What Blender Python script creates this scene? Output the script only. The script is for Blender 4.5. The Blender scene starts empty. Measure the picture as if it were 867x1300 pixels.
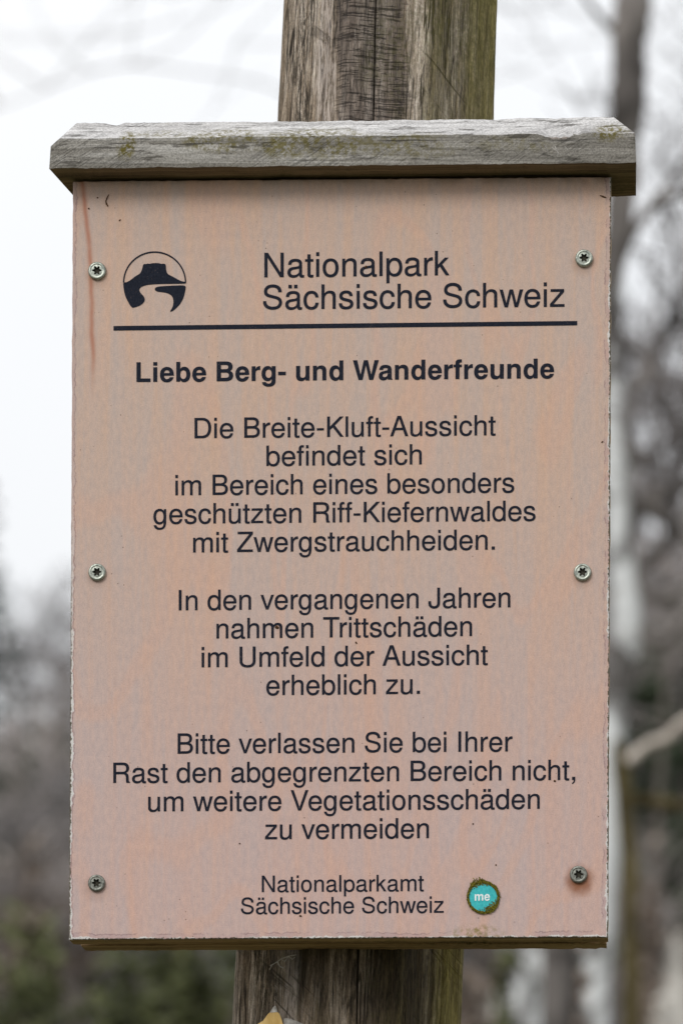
import bpy, bmesh, math, random
from mathutils import Vector, Matrix, noise as mn
from mathutils.geometry import tessellate_polygon

# ------------------------------------------------------------------ camera, sky, sun, exposure
S = 0.4355e-3            # metres per photo pixel on the face of the sign
D = 2.2                  # camera to sign
K = S / D
VX, VY = 800.0, 1900.0   # foot of the optical axis in photo pixels
ZC = 1.55                # eye height
sc = bpy.context.scene
col = sc.collection
cd = bpy.data.cameras.new('camera')
cam = bpy.data.objects.new('camera', cd)
col.objects.link(cam)
cam.location = (0, -D, ZC)
cam.rotation_euler = (math.radians(90), 0, 0)
cd.sensor_fit = 'VERTICAL'
cd.sensor_height = 36.0
cd.lens = 36.0 / (1300 * K)
cd.shift_x = (433.5 - VX) / 1300
cd.shift_y = (VY - 650) / 1300
cd.clip_start = 0.05
cd.clip_end = 1500
cd.dof.use_dof = True
cd.dof.focus_distance = D + .02
cd.dof.aperture_fstop = (cd.lens / 1000) / 0.0148
sc.camera = cam

SUN_EL, SUN_AZ = math.radians(36), math.radians(-152)    # high, behind the viewer's left shoulder
w = bpy.data.worlds.new('World')
sc.world = w
w.use_nodes = True
wn, wl = w.node_tree.nodes, w.node_tree.links
bg = wn['Background']
bg.inputs['Strength'].default_value = 0.1
sky = wn.new('ShaderNodeTexSky')
sky.sky_type = 'NISHITA'
sky.sun_disc = False
sky.sun_elevation = SUN_EL
sky.sun_rotation = SUN_AZ
wtc = wn.new('ShaderNodeTexCoord')
wno = wn.new('ShaderNodeTexNoise')
wno.inputs['Scale'].default_value = 2.2
wno.inputs['Detail'].default_value = 4
wl.new(wtc.outputs['Generated'], wno.inputs['Vector'])
wr = wn.new('ShaderNodeValToRGB')
wr.color_ramp.elements[0].position = .3
wr.color_ramp.elements[0].color = (.90, .925, .96, 1)
wr.color_ramp.elements[1].position = .7
wr.color_ramp.elements[1].color = (1, 1, 1, 1)
wl.new(wno.outputs['Fac'], wr.inputs['Fac'])
wsc = wn.new('ShaderNodeVectorMath')
wsc.operation = 'SCALE'
wsc.inputs['Scale'].default_value = 10.4
wl.new(wr.outputs['Color'], wsc.inputs[0])
wsep = wn.new('ShaderNodeSeparateXYZ')          # overcast: the zenith is brighter than the horizon
wl.new(wtc.outputs['Generated'], wsep.inputs[0])
wmr = wn.new('ShaderNodeMapRange')
wmr.inputs['From Min'].default_value = 0
wmr.inputs['From Max'].default_value = 1
wmr.inputs['To Min'].default_value = 8.6
wmr.inputs['To Max'].default_value = 14.0
wl.new(wsep.outputs['Z'], wmr.inputs['Value'])
wl.new(wmr.outputs['Result'], wsc.inputs['Scale'])
wmx = wn.new('ShaderNodeMixRGB')
wmx.inputs['Fac'].default_value = .94
wl.new(sky.outputs['Color'], wmx.inputs['Color1'])
wl.new(wsc.outputs['Vector'], wmx.inputs['Color2'])
wl.new(wmx.outputs['Color'], bg.inputs['Color'])

sd = bpy.data.lights.new('sun', 'SUN')
sd.energy = 1.5
sd.angle = math.radians(22)
sd.color = (1, .97, .93)
sun = bpy.data.objects.new('sun', sd)
col.objects.link(sun)
sv = Vector((math.sin(SUN_AZ) * math.cos(SUN_EL), math.cos(SUN_AZ) * math.cos(SUN_EL), math.sin(SUN_EL)))
sun.rotation_euler = sv.to_track_quat('Z', 'Y').to_euler()
sun.location = sv * 20

vs = sc.view_settings
vs.view_transform = 'Standard'
vs.look = 'None'
vs.exposure = .06
vs.gamma = 1
vs.use_curve_mapping = False
sc.render.engine = 'CYCLES'
sc.cycles.use_denoising = True
sc.cycles.denoiser = 'OPENIMAGEDENOISE'
sc.cycles.denoising_input_passes = 'RGB_ALBEDO_NORMAL'
sc.cycles.denoising_prefilter = 'ACCURATE'
sc.cycles.max_bounces = 5
sc.cycles.diffuse_bounces = 3
sc.cycles.glossy_bounces = 2
sc.cycles.transparent_max_bounces = 4


# ------------------------------------------------------------------ helpers
def P(px, py, y=0.0):
    """photo pixel at distance y behind the face of the sign -> point in the world"""
    d = D + y
    return Vector(((px - VX) * K * d, y, ZC + (VY - py) * K * d))


def at(px, py, d):
    return P(px, py, d - D)


def lin(r, g, b):
    f = lambda c: (c / 255 / 12.92) if c <= 10.3 else ((c / 255 + .055) / 1.055) ** 2.4
    return (f(r), f(g), f(b), 1)


def tag(o, label=None, cat=None, group=None, kind=None):
    if label: o['label'] = label
    if cat: o['category'] = cat
    if group: o['group'] = group
    if kind: o['kind'] = kind
    return o


def empty(name, loc, label, cat, group=None):
    o = bpy.data.objects.new(name, None)
    o.empty_display_size = .05
    o.location = loc
    col.objects.link(o)
    return tag(o, label, cat, group)


def link(name, me, mat, parent=None, smooth=False):
    """mesh in world coordinates -> one object (kept in place under its parent)"""
    o = bpy.data.objects.new(name, me)
    col.objects.link(o)
    if mat: me.materials.append(mat)
    if smooth:
        for p in me.polygons: p.use_smooth = True
    if parent:
        off = Vector(parent.location)
        if parent.parent: off = off + Vector(parent.parent.location)
        o.parent = parent
        me.transform(Matrix.Translation(-off))
    return o


def mesh(name, v, f):
    me = bpy.data.meshes.new(name)
    me.from_pydata([tuple(p) for p in v], [], f)
    me.update()
    return me


def nz(p, s=1.0, o=0.0):
    return mn.noise(Vector((p[0] * s + o, p[1] * s - o, p[2] * s + 2 * o)))


class MB:
    """collects tubes and faces for one mesh"""
    def __init__(self): self.v, self.f = [], []

    def tube(self, pts, rad, n=6, cap=True, wob=0.0):
        base = len(self.v)
        m = len(pts)
        up = Vector((.31, .17, .93))
        for i, p in enumerate(pts):
            a = pts[max(i - 1, 0)]
            b = pts[min(i + 1, m - 1)]
            t = (b - a).normalized()
            u = t.cross(up)
            if u.length < 1e-3: u = t.cross(Vector((1, 0, 0)))
            u.normalize()
            w_ = t.cross(u)
            for k in range(n):
                an = 2 * math.pi * k / n
                q = u * math.cos(an) + w_ * math.sin(an)
                r = rad[i]
                if wob: r *= 1 + wob * nz((p + q * r * 2), 14 / max(r * 40, .2))
                self.v.append(p + q * r)
        for i in range(m - 1):
            for k in range(n):
                a = base + i * n + k
                b = base + i * n + (k + 1) % n
                self.f.append((a, b, b + n, a + n))
        if cap:
            self.f.append(tuple(base + k for k in reversed(range(n))))
            self.f.append(tuple(base + (m - 1) * n + k for k in range(n)))

    def tri(self, a, b, c):
        i = len(self.v)
        self.v += [a, b, c]
        self.f.append((i, i + 1, i + 2))

    def quad(self, a, b, c, d):
        i = len(self.v)
        self.v += [a, b, c, d]
        self.f.append((i, i + 1, i + 2, i + 3))

    def build(self, name, mat, parent=None, smooth=False):
        return link(name, mesh(name, self.v, self.f), mat, parent, smooth)


class NT:
    """short-hand for building a procedural material"""
    def __init__(self, name, rough=.8, spec=.3, metal=0):
        self.m = bpy.data.materials.new(name)
        self.m.use_nodes = True
        self.n, self.l = self.m.node_tree.nodes, self.m.node_tree.links
        self.b = self.n['Principled BSDF']
        self.b.inputs['Roughness'].default_value = rough
        self.b.inputs['Specular IOR Level'].default_value = spec
        self.b.inputs['Metallic'].default_value = metal
        self.tc = self.n.new('ShaderNodeTexCoord')
        self.obj = self.tc.outputs['Object']

    def _in(self, sock, v):
        if isinstance(v, (int, float)): sock.default_value = v
        elif isinstance(v, tuple): sock.default_value = v if len(v) == len(sock.default_value) else v[:len(sock.default_value)]
        else: self.l.new(v, sock)

    def map(self, scale=(1, 1, 1), rot=(0, 0, 0), loc=(0, 0, 0), vec=None):
        m = self.n.new('ShaderNodeMapping')
        self.l.new(vec or self.obj, m.inputs['Vector'])
        m.inputs['Scale'].default_value = scale
        m.inputs['Rotation'].default_value = rot
        m.inputs['Location'].default_value = loc
        return m.outputs['Vector']

    def noise(self, scale, vec=None, detail=4, rough=.55, dist=0):
        t = self.n.new('ShaderNodeTexNoise')
        self.l.new(vec or self.obj, t.inputs['Vector'])
        t.inputs['Scale'].default_value = scale
        t.inputs['Detail'].default_value = detail
        t.inputs['Roughness'].default_value = rough
        t.inputs['Distortion'].default_value = dist
        return t.outputs['Fac']

    def vor(self, scale, vec=None, feature='F1'):
        t = self.n.new('ShaderNodeTexVoronoi')
        t.feature = feature
        self.l.new(vec or self.obj, t.inputs['Vector'])
        t.inputs['Scale'].default_value = scale
        return t.outputs['Distance']

    def sep(self):
        s = self.n.new('ShaderNodeSeparateXYZ')
        self.l.new(self.obj, s.inputs[0])
        return s.outputs[0], s.outputs[1], s.outputs[2]

    def ma(self, op, a, b=0.0, c=None):
        t = self.n.new('ShaderNodeMath')
        t.operation = op
        self._in(t.inputs[0], a)
        self._in(t.inputs[1], b)
        if c is not None: self._in(t.inputs[2], c)
        return t.outputs[0]

    def step(self, v, lo, hi, a=0.0, b=1.0):
        t = self.n.new('ShaderNodeMapRange')
        t.interpolation_type = 'SMOOTHSTEP'
        self._in(t.inputs['Value'], v)
        self._in(t.inputs['From Min'], lo)
        self._in(t.inputs['From Max'], hi)
        self._in(t.inputs['To Min'], a)
        self._in(t.inputs['To Max'], b)
        return t.outputs['Result']

    def mix(self, f, a, b, mode='MIX'):
        t = self.n.new('ShaderNodeMixRGB')
        t.blend_type = mode
        self._in(t.inputs['Fac'], f)
        self._in(t.inputs['Color1'], a)
        self._in(t.inputs['Color2'], b)
        return t.outputs['Color']

    def ramp(self, f, *stops):
        t = self.n.new('ShaderNodeValToRGB')
        self.l.new(f, t.inputs['Fac'])
        e = t.color_ramp.elements
        while len(e) < len(stops): e.new(.5)
        for i, (p, c) in enumerate(stops):
            e[i].position = p
            e[i].color = c
        return t.outputs['Color']

    def bump(self, h, strength=.5, dist=.001, prev=None):
        t = self.n.new('ShaderNodeBump')
        t.inputs['Strength'].default_value = strength
        t.inputs['Distance'].default_value = dist
        self.l.new(h, t.inputs['Height'])
        if prev: self.l.new(prev, t.inputs['Normal'])
        return t.outputs['Normal']

    def done(self, color, normal=None, rough=None):
        self._in(self.b.inputs['Base Color'], color)
        if normal: self.l.new(normal, self.b.inputs['Normal'])
        if rough is not None: self._in(self.b.inputs['Roughness'], rough)
        return self.m


# ------------------------------------------------------------------ materials of the near things
ORG = P(433.5, 1200, 0)          # origin of the sign (bottom centre of its face)


def lx(px): return (px - 433.5) * S
def lz(py): return (1200 - py) * S


def mat_panel():
    t = NT('printed_panel', rough=.55, spec=.2)
    x, y, z = t.sep()
    warp = t.noise(7, t.map((1, 0, .35)), 2, .5)
    n1 = t.noise(1, t.map((105, 0, 3.6), rot=(0, math.radians(2), 0)), 6, .66, .7)
    n2 = t.noise(1, t.map((34, 0, 5), rot=(0, math.radians(3), 0), loc=(4, 0, 9)), 5, .6, 1.4)
    n3 = t.noise(1, t.map((170, 0, 9), loc=(1, 0, 3)), 4, .65, .5)
    low = t.step(z, lz(1150), lz(500))                        # pinker towards the foot
    orange = t.mix(low, lin(192, 160, 148), lin(193, 161, 139))
    grey = t.mix(low, lin(181, 163, 160), lin(179, 163, 155))
    f = t.step(t.ma('ADD', t.ma('MULTIPLY', n1, .6), t.ma('MULTIPLY', n2, .45)), .40, .70)
    c = t.mix(t.ma('MULTIPLY_ADD', f, .78, .14), grey, orange)
    c = t.mix(t.step(n3, .48, .75, 0, .36), c, lin(198, 165, 148))
    # flame figure of the printed veneer
    ringv = t.ma('SINE', t.ma('MULTIPLY', t.noise(1, t.map((9, 0, 2.6), loc=(7, 0, 2)), 3, .5, .5), 60.0))
    c = t.mix(t.step(ringv, .5, 1, 0, .26), c, lin(200, 158, 136))
    # grain
    g = t.noise(1500, None, 2, .7)
    c = t.mix(.42, c, t.ramp(g, (.25, (.33, .33, .33, 1)), (.75, (.68, .68, .68, 1))), 'OVERLAY')
    g2 = t.noise(420, t.map((1, 1, .5)), 2, .6)
    c = t.mix(.3, c, t.ramp(g2, (.3, (.36, .38, .42, 1)), (.7, (.64, .6, .57, 1))), 'OVERLAY')
    # brown figure line by the left edge
    u = t.ma('SUBTRACT', x, lx(119))
    u = t.ma('ADD', u, t.ma('MULTIPLY', t.ma('EXPONENT', t.ma('MULTIPLY', t.ma('SUBTRACT', z, lz(232)), 1 / (80 * S))), 15 * S))
    u = t.ma('ADD', u, t.ma('MULTIPLY', t.ma('SUBTRACT', t.noise(60, None, 2), .5), 5 * S))
    ln = t.ma('EXPONENT', t.ma('MULTIPLY', t.ma('MULTIPLY', u, u), -1 / (3.2 * S) ** 2))
    ln = t.ma('MULTIPLY', ln, t.step(z, lz(520), lz(430)))
    ln = t.ma('MULTIPLY', ln, t.step(t.noise(26, t.map((1, 1, 1.4))), .25, .6, .25, .75))
    c = t.mix(ln, c, lin(160, 98, 70))
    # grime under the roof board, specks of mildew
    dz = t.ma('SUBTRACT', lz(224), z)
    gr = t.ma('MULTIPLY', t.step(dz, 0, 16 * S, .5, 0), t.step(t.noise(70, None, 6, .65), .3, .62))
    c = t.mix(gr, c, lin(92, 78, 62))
    sp = t.ma('LESS_THAN', t.vor(210), .075)
    sp = t.ma('MULTIPLY', sp, t.step(t.noise(30, None, 3), .5, .62))
    c = t.mix(t.ma('MULTIPLY', sp, .7), c, lin(84, 66, 54))
    # rust below the lowest right screw, weaker below the others
    for (px, py, r, a) in ((735.5, 1118, 21, 1), (123, 1128, 19, .22), (124, 351, 16, .25), (741, 335, 17, .3), (124, 733, 15, .2), (739, 733, 15, .22)):
        dx = t.ma('MULTIPLY', t.ma('SUBTRACT', x, lx(px)), 1 / (r * S))
        dy = t.ma('MULTIPLY', t.ma('SUBTRACT', z, lz(py)), 1 / (r * 1.1 * S))
        rr = t.ma('ADD', t.ma('ADD', t.ma('MULTIPLY', dx, dx), t.ma('MULTIPLY', dy, dy)), t.ma('MULTIPLY', t.ma('SUBTRACT', t.noise(160), .5), .9))
        c = t.mix(t.step(rr, -.25, 1.2, a, 0), c, lin(126, 72, 32) if a > .9 else lin(136, 92, 56))
    # yellow-green bloom under the sticker
    dx = t.ma('MULTIPLY', t.ma('SUBTRACT', x, lx(605)), 1 / (40 * S))
    dy = t.ma('MULTIPLY', t.ma('SUBTRACT', z, lz(1188)), 1 / (17 * S))
    rr = t.ma('ADD', t.ma('MULTIPLY', dx, dx), t.ma('MULTIPLY', dy, dy))
    bl = t.ma('MULTIPLY', t.step(rr, .1, 1.1, 1, 0), t.step(t.noise(260, None, 4, .7), .42, .66))
    c = t.mix(t.ma('MULTIPLY', bl, .85), c, lin(118, 108, 42))
    # worn margins: white core showing, mauve line inside it, dark cracks
    wn_ = t.noise(260, None, 5, .7)
    wl_ = t.noise(38, None, 3, .6)
    wear = t.ma('ADD', t.ma('MULTIPLY', t.ma('SUBTRACT', wn_, .5), 11 * S), t.ma('MULTIPLY', t.ma('SUBTRACT', wl_, .5), 9 * S))
    db = t.ma('SUBTRACT', z, t.ma('ADD', lz(1193), t.ma('MULTIPLY', t.ma('SUBTRACT', x, lx(88)), 3 / 684)))
    dr = t.ma('SUBTRACT', t.ma('ADD', lx(771.5), t.ma('MULTIPLY', t.ma('SUBTRACT', z, lz(1190)), 4 / 968)), x)
    dl = t.ma('SUBTRACT', x, t.ma('ADD', lx(88), t.ma('MULTIPLY', t.ma('SUBTRACT', z, lz(1193)), 5 / 966)))
    lowl = t.step(z, lz(520), lz(900), 0, 1)
    brk = t.step(t.noise(75, None, 4, .65), .42, .58)
    # mauve
    one = t.ma('ADD', t.ma('MULTIPLY', brk, .35), .65)
    for d_, w0, k in ((db, 7.5, 1), (dr, 7, 1), (dl, 4.6, 0)):
        q = t.ma('ADD', d_, wear)
        c = t.mix(t.ma('MULTIPLY', t.step(q, (w0 - 1) * S, (w0 + 1.5) * S, .34, 0), brk if k else one), c, lin(160, 134, 140))
        c = t.mix(t.ma('MULTIPLY', t.step(t.ma('ABSOLUTE', t.ma('SUBTRACT', q, (w0 - .3) * S)), .2 * S, .9 * S, .5, 0), brk if k else one), c, lin(104, 78, 84))
    for d_, w0, gate in ((db, 2.3, None), (dr, 2.5, None), (dl, 3.4, lowl)):
        q = t.ma('ADD', d_, wear)
        f_ = t.step(q, (w0 - .8) * S, (w0 + .2) * S, .95, 0)
        if gate: f_ = t.ma('MULTIPLY', f_, gate)
        c = t.mix(f_, c, lin(205, 203, 200))
        q2 = t.ma('ADD', d_, t.ma('MULTIPLY', t.ma('SUBTRACT', t.noise(520, None, 4, .75), .5), 11 * S))
        f2 = t.step(q2, 1.0 * S, 1.7 * S, .95, 0)
        if gate: f2 = t.ma('MULTIPLY', f2, gate)
        c = t.mix(f2, c, lin(72, 64, 44))
    h = t.ma('ADD', t.ma('MULTIPLY', g2, .7), t.ma('MULTIPLY', g, .3))
    nrm = t.bump(h, .25, .0004)
    return t.done(c, nrm, t.step(g2, .3, .7, .5, .68))


def mat_ink():
    t = NT('printed_ink', rough=.6, spec=.08)
    g = t.noise(900, None, 3, .7)
    c = t.ramp(g, (.3, lin(16, 20, 32)), (.75, lin(34, 38, 50)))
    wr_ = t.ma('MULTIPLY', t.step(t.noise(1400, None, 3, .7), .62, .7), t.step(t.noise(45, None, 3), .42, .6))
    c = t.mix(t.ma('MULTIPLY', wr_, .45), c, lin(150, 128, 116))
    return t.done(c, t.bump(g, .2, .0003))


def mat_wood(name, dark, mid, light, axis='z', algae=.3, algae_c=lin(84, 82, 44), saw=0, bump=.6, streak=1.0, chip=None, marks=False):
    t = NT(name, rough=.85, spec=.2)
    sc1 = {'z': (150, 150, 11), 'x': (4, 210, 130)}[axis]
    sc2 = {'z': (620, 620, 44), 'x': (16, 380, 420)}[axis]
    sc3 = {'z': (34, 34, 3.6), 'x': (3, 26, 30)}[axis]
    a = t.noise(1, t.map(sc1), 6, .62, 1.0)
    b = t.noise(1, t.map(sc2, loc=(3, 1, 2)), 4, .65, .5)
    d = t.noise(1, t.map(sc3, loc=(8, 5, 1)), 4, .55, .8)
    v = t.ma('ADD', t.ma('ADD', t.ma('MULTIPLY', a, .45), t.ma('MULTIPLY', b, .3)), t.ma('MULTIPLY', d, .35))
    c = t.ramp(v, (.36, dark), (.52, mid), (.66, light))
    h = t.ma('ADD', t.ma('MULTIPLY', a, .55), t.ma('MULTIPLY', b, .6))
    pits = t.step(t.noise(1, t.map(tuple(k * .8 for k in sc2), loc=(1, 7, 3)), 3, .7), .58, .68)
    c = t.mix(t.ma('MULTIPLY', pits, .55 * streak), c, tuple(k * .35 for k in dark[:3]) + (1,))
    if saw:
        x, y, z = t.sep()
        gate = t.ma('MULTIPLY', t.step(t.noise(11, t.map((1, .2, .8)), 3), .40, .58), t.step(t.noise(120, None, 3), .36, .58, .25, 1))
        sv_ = t.map((1, 1, 1), rot=(0, math.radians(33), 0))
        sw = t.noise(1, t.map((26, 60, 620), vec=sv_), 3, .6, .6)
        sw = t.ma('MULTIPLY', t.step(sw, .47, .62), gate)
        c = t.mix(t.ma('MULTIPLY', sw, .42), c, tuple(k * .4 for k in mid[:3]) + (1,))
        h = t.ma('SUBTRACT', h, t.ma('MULTIPLY', sw, .45))
        sp = t.noise(900, None, 3, .75)
        c = t.mix(.65, c, t.ramp(sp, (.32, (.16, .16, .16, 1)), (.7, (.74, .74, .74, 1))), 'OVERLAY')
        lf = t.noise(330, None, 5, .72)
        for (gx, gy, ga, gb, gk) in ((165, 196, 13, 24, 1), (208, 180, 40, 9, .6), (290, 190, 70, 20, .85), (400, 192, 80, 26, .85), (520, 196, 70, 20, .7), (775, 178, 26, 16, .95), (650, 196, 60, 12, .45)):
            ax = t.ma('MULTIPLY', t.ma('SUBTRACT', x, lx(gx)), 1 / (ga * S))
            az = t.ma('MULTIPLY', t.ma('SUBTRACT', z, lz(gy)), 1 / (gb * S))
            rr = t.ma('ADD', t.ma('ADD', t.ma('MULTIPLY', ax, ax), t.ma('MULTIPLY', az, az)), t.ma('MULTIPLY', t.ma('SUBTRACT', t.noise(75, None, 4, .65), .5), 2.4))
            c = t.mix(t.ma('MULTIPLY', t.step(rr, .1, 1.2, gk, 0), t.step(lf, .42, .58)), c, lin(96, 88, 40))
        pt2 = t.step(t.noise(1, t.map((45, 300, 260), loc=(3, 3, 1)), 5, .7), .53, .64)
        c = t.mix(t.ma('MULTIPLY', pt2, .75), c, lin(58, 54, 48))
        # a thin shake running along the board
        sh = t.ma('ADD', t.ma('SUBTRACT', z, lz(193)), t.ma('MULTIPLY', t.ma('SUBTRACT', t.noise(1, t.map((14, 0, 0))), .5), 14 * S))
        sh = t.ma('SUBTRACT', sh, t.ma('MULTIPLY', x, .0115))
        sh = t.ma('MULTIPLY', t.step(t.ma('ABSOLUTE', sh), .3 * S, 1.3 * S, .75, 0), t.step(t.noise(1, t.map((18, 0, 0), loc=(5, 0, 0))), .45, .56))
        c = t.mix(sh, c, lin(34, 30, 28))
    if marks:
        # dark hewn patch with cross cuts on the flat facing the path, pale bare stripes beside it
        x, y, z = t.sep()
        top = t.step(z, 2.1, 2.2)
        fa = t.noise(1, t.map((520, 520, 46), loc=(2, 9, 4)), 6, .74, .8)
        fb = t.noise(1, t.map((1500, 1500, 190), loc=(5, 1, 8)), 4, .75, .6)
        fine = t.ma('ADD', t.ma('MULTIPLY', fa, .6), t.ma('MULTIPLY', fb, .4))
        c = t.mix(.7, c, t.ramp(fine, (.40, (.06, .06, .06, 1)), (.50, (.5, .5, .5, 1)), (.60, (.93, .93, .93, 1))), 'OVERLAY')
        rough = t.noise(1500, t.map((1, 1, .6)), 4, .75)
        c = t.mix(.4, c, t.ramp(rough, (.35, (.15, .15, .15, 1)), (.65, (.85, .85, .85, 1))), 'OVERLAY')
        # drying checks: thin dark lines that run with the grain and break off
        ck = t.noise(1, t.map((160, 160, 7), loc=(1, 4, 6)), 3, .5, .5)
        ckm = t.ma('MULTIPLY', t.step(t.ma('ABSOLUTE', t.ma('SUBTRACT', ck, .5)), .006, .022, 1, 0), t.step(t.noise(1, t.map((70, 70, 24), loc=(4, 4, 4)), 3), .48, .58))
        c = t.mix(t.ma('MULTIPLY', ckm, .9), c, lin(26, 21, 17))
        h = t.ma('ADD', h, t.ma('MULTIPLY', fine, 1.1))
        h = t.ma('SUBTRACT', h, t.ma('MULTIPLY', ckm, 1.2))
        wob = t.ma('ADD', t.ma('MULTIPLY', t.ma('SUBTRACT', t.noise(16, t.map((1, 1, .9)), 5, .65), .5), .034), t.ma('MULTIPLY', t.ma('SUBTRACT', t.noise(1, t.map((300, 300, 12)), 3), .5), .006))
        x2 = t.ma('ADD', x, wob)
        pt = t.ma('MULTIPLY', t.step(x2, -.027, -.021), t.step(x2, .010, .016, 1, 0))
        pt = t.ma('MULTIPLY', pt, top)
        cut = t.noise(1, t.map((34, 34, 420)), 4, .6, 2.2)
        cutm = t.ma('MULTIPLY', t.step(cut, .53, .64), pt)
        c = t.mix(t.ma('MULTIPLY', pt, .62), c, t.ramp(fine, (.41, lin(64, 58, 56)), (.59, lin(122, 112, 108))))
        c = t.mix(t.ma('MULTIPLY', cutm, .7), c, lin(38, 33, 31))
        h = t.ma('SUBTRACT', h, t.ma('MULTIPLY', cutm, .7))
        # dark decayed streak and bare pale stripes to the left of the patch
        st1 = t.ma('MULTIPLY', t.step(x2, -.050, -.047), t.step(x2, -.041, -.037, 1, 0))
        c = t.mix(t.ma('MULTIPLY', t.ma('MULTIPLY', st1, t.step(fine, .56, .46)), .85), c, lin(48, 42, 34))
        st2 = t.ma('MULTIPLY', t.step(x2, -.037, -.034), t.step(x2, -.028, -.024, 1, 0))
        c = t.mix(t.ma('MULTIPLY', t.ma('MULTIPLY', st2, t.step(fine, .44, .52)), .6), c, lin(200, 188, 180))
        # slanting axe marks
        dv = t.map((1, 1, 1), rot=(0, math.radians(-42), 0))
        dm = t.step(t.noise(1, t.map((9, 9, 150), vec=dv), 3, .55, .8), .6, .66, 0, .7)
        dm = t.ma('MULTIPLY', dm, t.step(t.noise(11, None, 2), .42, .55))
        c = t.mix(dm, c, lin(44, 37, 28))
        h = t.ma('SUBTRACT', h, t.ma('MULTIPLY', dm, .6))
        # algae on the damp right-hand faces
        rt = t.step(x, .020, .030)
        rn = t.step(t.noise(1, t.map((60, 60, 5)), 5, .65), .25, .7, .4, .95)
        c = t.mix(t.ma('MULTIPLY', rt, t.ma('MULTIPLY', rn, .98)), c, t.ramp(fine, (.41, lin(38, 33, 13)), (.59, lin(108, 99, 46))))
        rl = t.ma('MULTIPLY', t.step(x, .0475, .0505), .75)
        c = t.mix(t.ma('MULTIPLY', rl, rn), c, t.ramp(fine, (.41, lin(98, 88, 44)), (.59, lin(166, 155, 92))))
        # stain streaks with the sign's shade painted in, along the lower post
        shade_streaks = t.step(t.noise(1, t.map((38, 38, 3), loc=(6, 2, 8)), 4, .6), .42, .6, .95, .15)
        shade_streaks = t.ma('MULTIPLY', shade_streaks, t.step(z, 2.1, 2.2, 1, 0))
        shade_streaks = t.ma('MULTIPLY', t.ma('MULTIPLY', shade_streaks, t.step(x, -.046, -.036)), t.step(x, .049, .053, 1, 0))
        c = t.mix(shade_streaks, c, t.ramp(fine, (.41, lin(22, 18, 14)), (.59, lin(78, 66, 52))))
    al = t.ma('MULTIPLY', t.step(t.noise(13 if axis == 'z' else 17, t.map((1, 1, .5) if axis == 'z' else (.8, 1, 1), loc=(2, 2, 5)), 5, .65), .5, .68), algae)
    al = t.ma('MULTIPLY', al, t.step(t.noise(380, None, 4, .7), .38, .6))
    c = t.mix(al, c, algae_c)
    if chip:
        px, py = chip
        x, y, z = t.sep()
        dx = t.ma('MULTIPLY', t.ma('SUBTRACT', x, lx(px)), 1 / (27 * S))
        dy = t.ma('MULTIPLY', t.ma('SUBTRACT', z, lz(py)), 1 / (11 * S))
        rr = t.ma('ADD', t.ma('ADD', t.ma('MULTIPLY', dx, dx), t.ma('MULTIPLY', dy, dy)), t.ma('MULTIPLY', t.ma('SUBTRACT', t.noise(150, t.map((1, 1, .6)), 5, .7), .5), 4.2))
        c = t.mix(t.ma('MULTIPLY', t.step(rr, .75, .9, .5, 0), t.step(z, lz(168), lz(171), 0, 1)), c, lin(182, 168, 162))
        rim = t.step(t.ma('ABSOLUTE', t.ma('SUBTRACT', rr, .95)), .02, .14, .85, 0)
        rim = t.ma('MULTIPLY', t.ma('MULTIPLY', rim, t.step(dy, -.1, .5)), t.step(z, lz(168), lz(171), 0, 1))
        c = t.mix(rim, c, lin(40, 34, 32))
        h = t.ma('SUBTRACT', h, t.step(rr, .8, 1, 1.2, 0))
    return t.done(c, t.bump(h, bump, .0016))


def mat_simple(name, c1, c2, scale=20, rough=.85, spec=.2, metal=0, bump=.3, bd=.002, stretch=(1, 1, 1)):
    t = NT(name, rough=rough, spec=spec, metal=metal)
    n = t.noise(scale, t.map(stretch), 5, .6)
    c = t.ramp(n, (.32, c1), (.68, c2))
    return t.done(c, t.bump(n, bump, bd))


M = {}
M['panel'] = mat_panel()
M['ink'] = mat_ink()
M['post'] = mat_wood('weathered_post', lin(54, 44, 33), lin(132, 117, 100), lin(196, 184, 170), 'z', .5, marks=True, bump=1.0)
M['cap'] = mat_wood('weathered_roof_board', lin(76, 72, 66), lin(132, 128, 121), lin(180, 177, 172), 'x', .8, lin(98, 92, 48), saw=1, bump=.6, streak=.6, chip=(714, 178))
M['skylit'] = mat_wood('skylit_worn_bevel', lin(122, 118, 116), lin(184, 182, 181), lin(212, 211, 210), 'x', .35, lin(112, 106, 70), saw=1, bump=.6, streak=.5)  # paler weathered bevel; the skylight on it is painted into the colour
M['under'] = mat_wood('unweathered_underside', lin(66, 56, 43), lin(116, 101, 80), lin(150, 133, 108), 'x', .5, bump=.4)
M['ply'] = mat_wood('plywood_edge', lin(66, 52, 38), lin(158, 130, 96), lin(200, 172, 134), 'x', .8, lin(70, 66, 34), bump=.7)
M['zinc'] = mat_simple('zinc_screw', lin(112, 118, 112), lin(184, 188, 176), 700, .42, .5, .75, .35, .0003)
M['dull'] = mat_simple('dull_zinc_screw', lin(84, 84, 78), lin(146, 148, 140), 700, .5, .5, .7, .5, .0003)
M['socket'] = mat_simple('screw_socket', lin(26, 26, 22), lin(70, 66, 54), 1500, .6, .3, .4)
M['cyan'] = mat_simple('cyan_sticker', lin(26, 158, 164), lin(58, 186, 188), 900, .45, .4, 0, .15, .0003)
M['white_ink'] = mat_simple('white_ink', lin(214, 226, 226), lin(236, 240, 240), 900, .5)
M['moss'] = mat_simple('moss', lin(52, 50, 14), lin(132, 122, 44), 900, .95, .1, 0, .8, .001)
M['dirt'] = mat_simple('dirt', lin(62, 42, 30), lin(96, 70, 46), 800, .9, .1)
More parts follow.
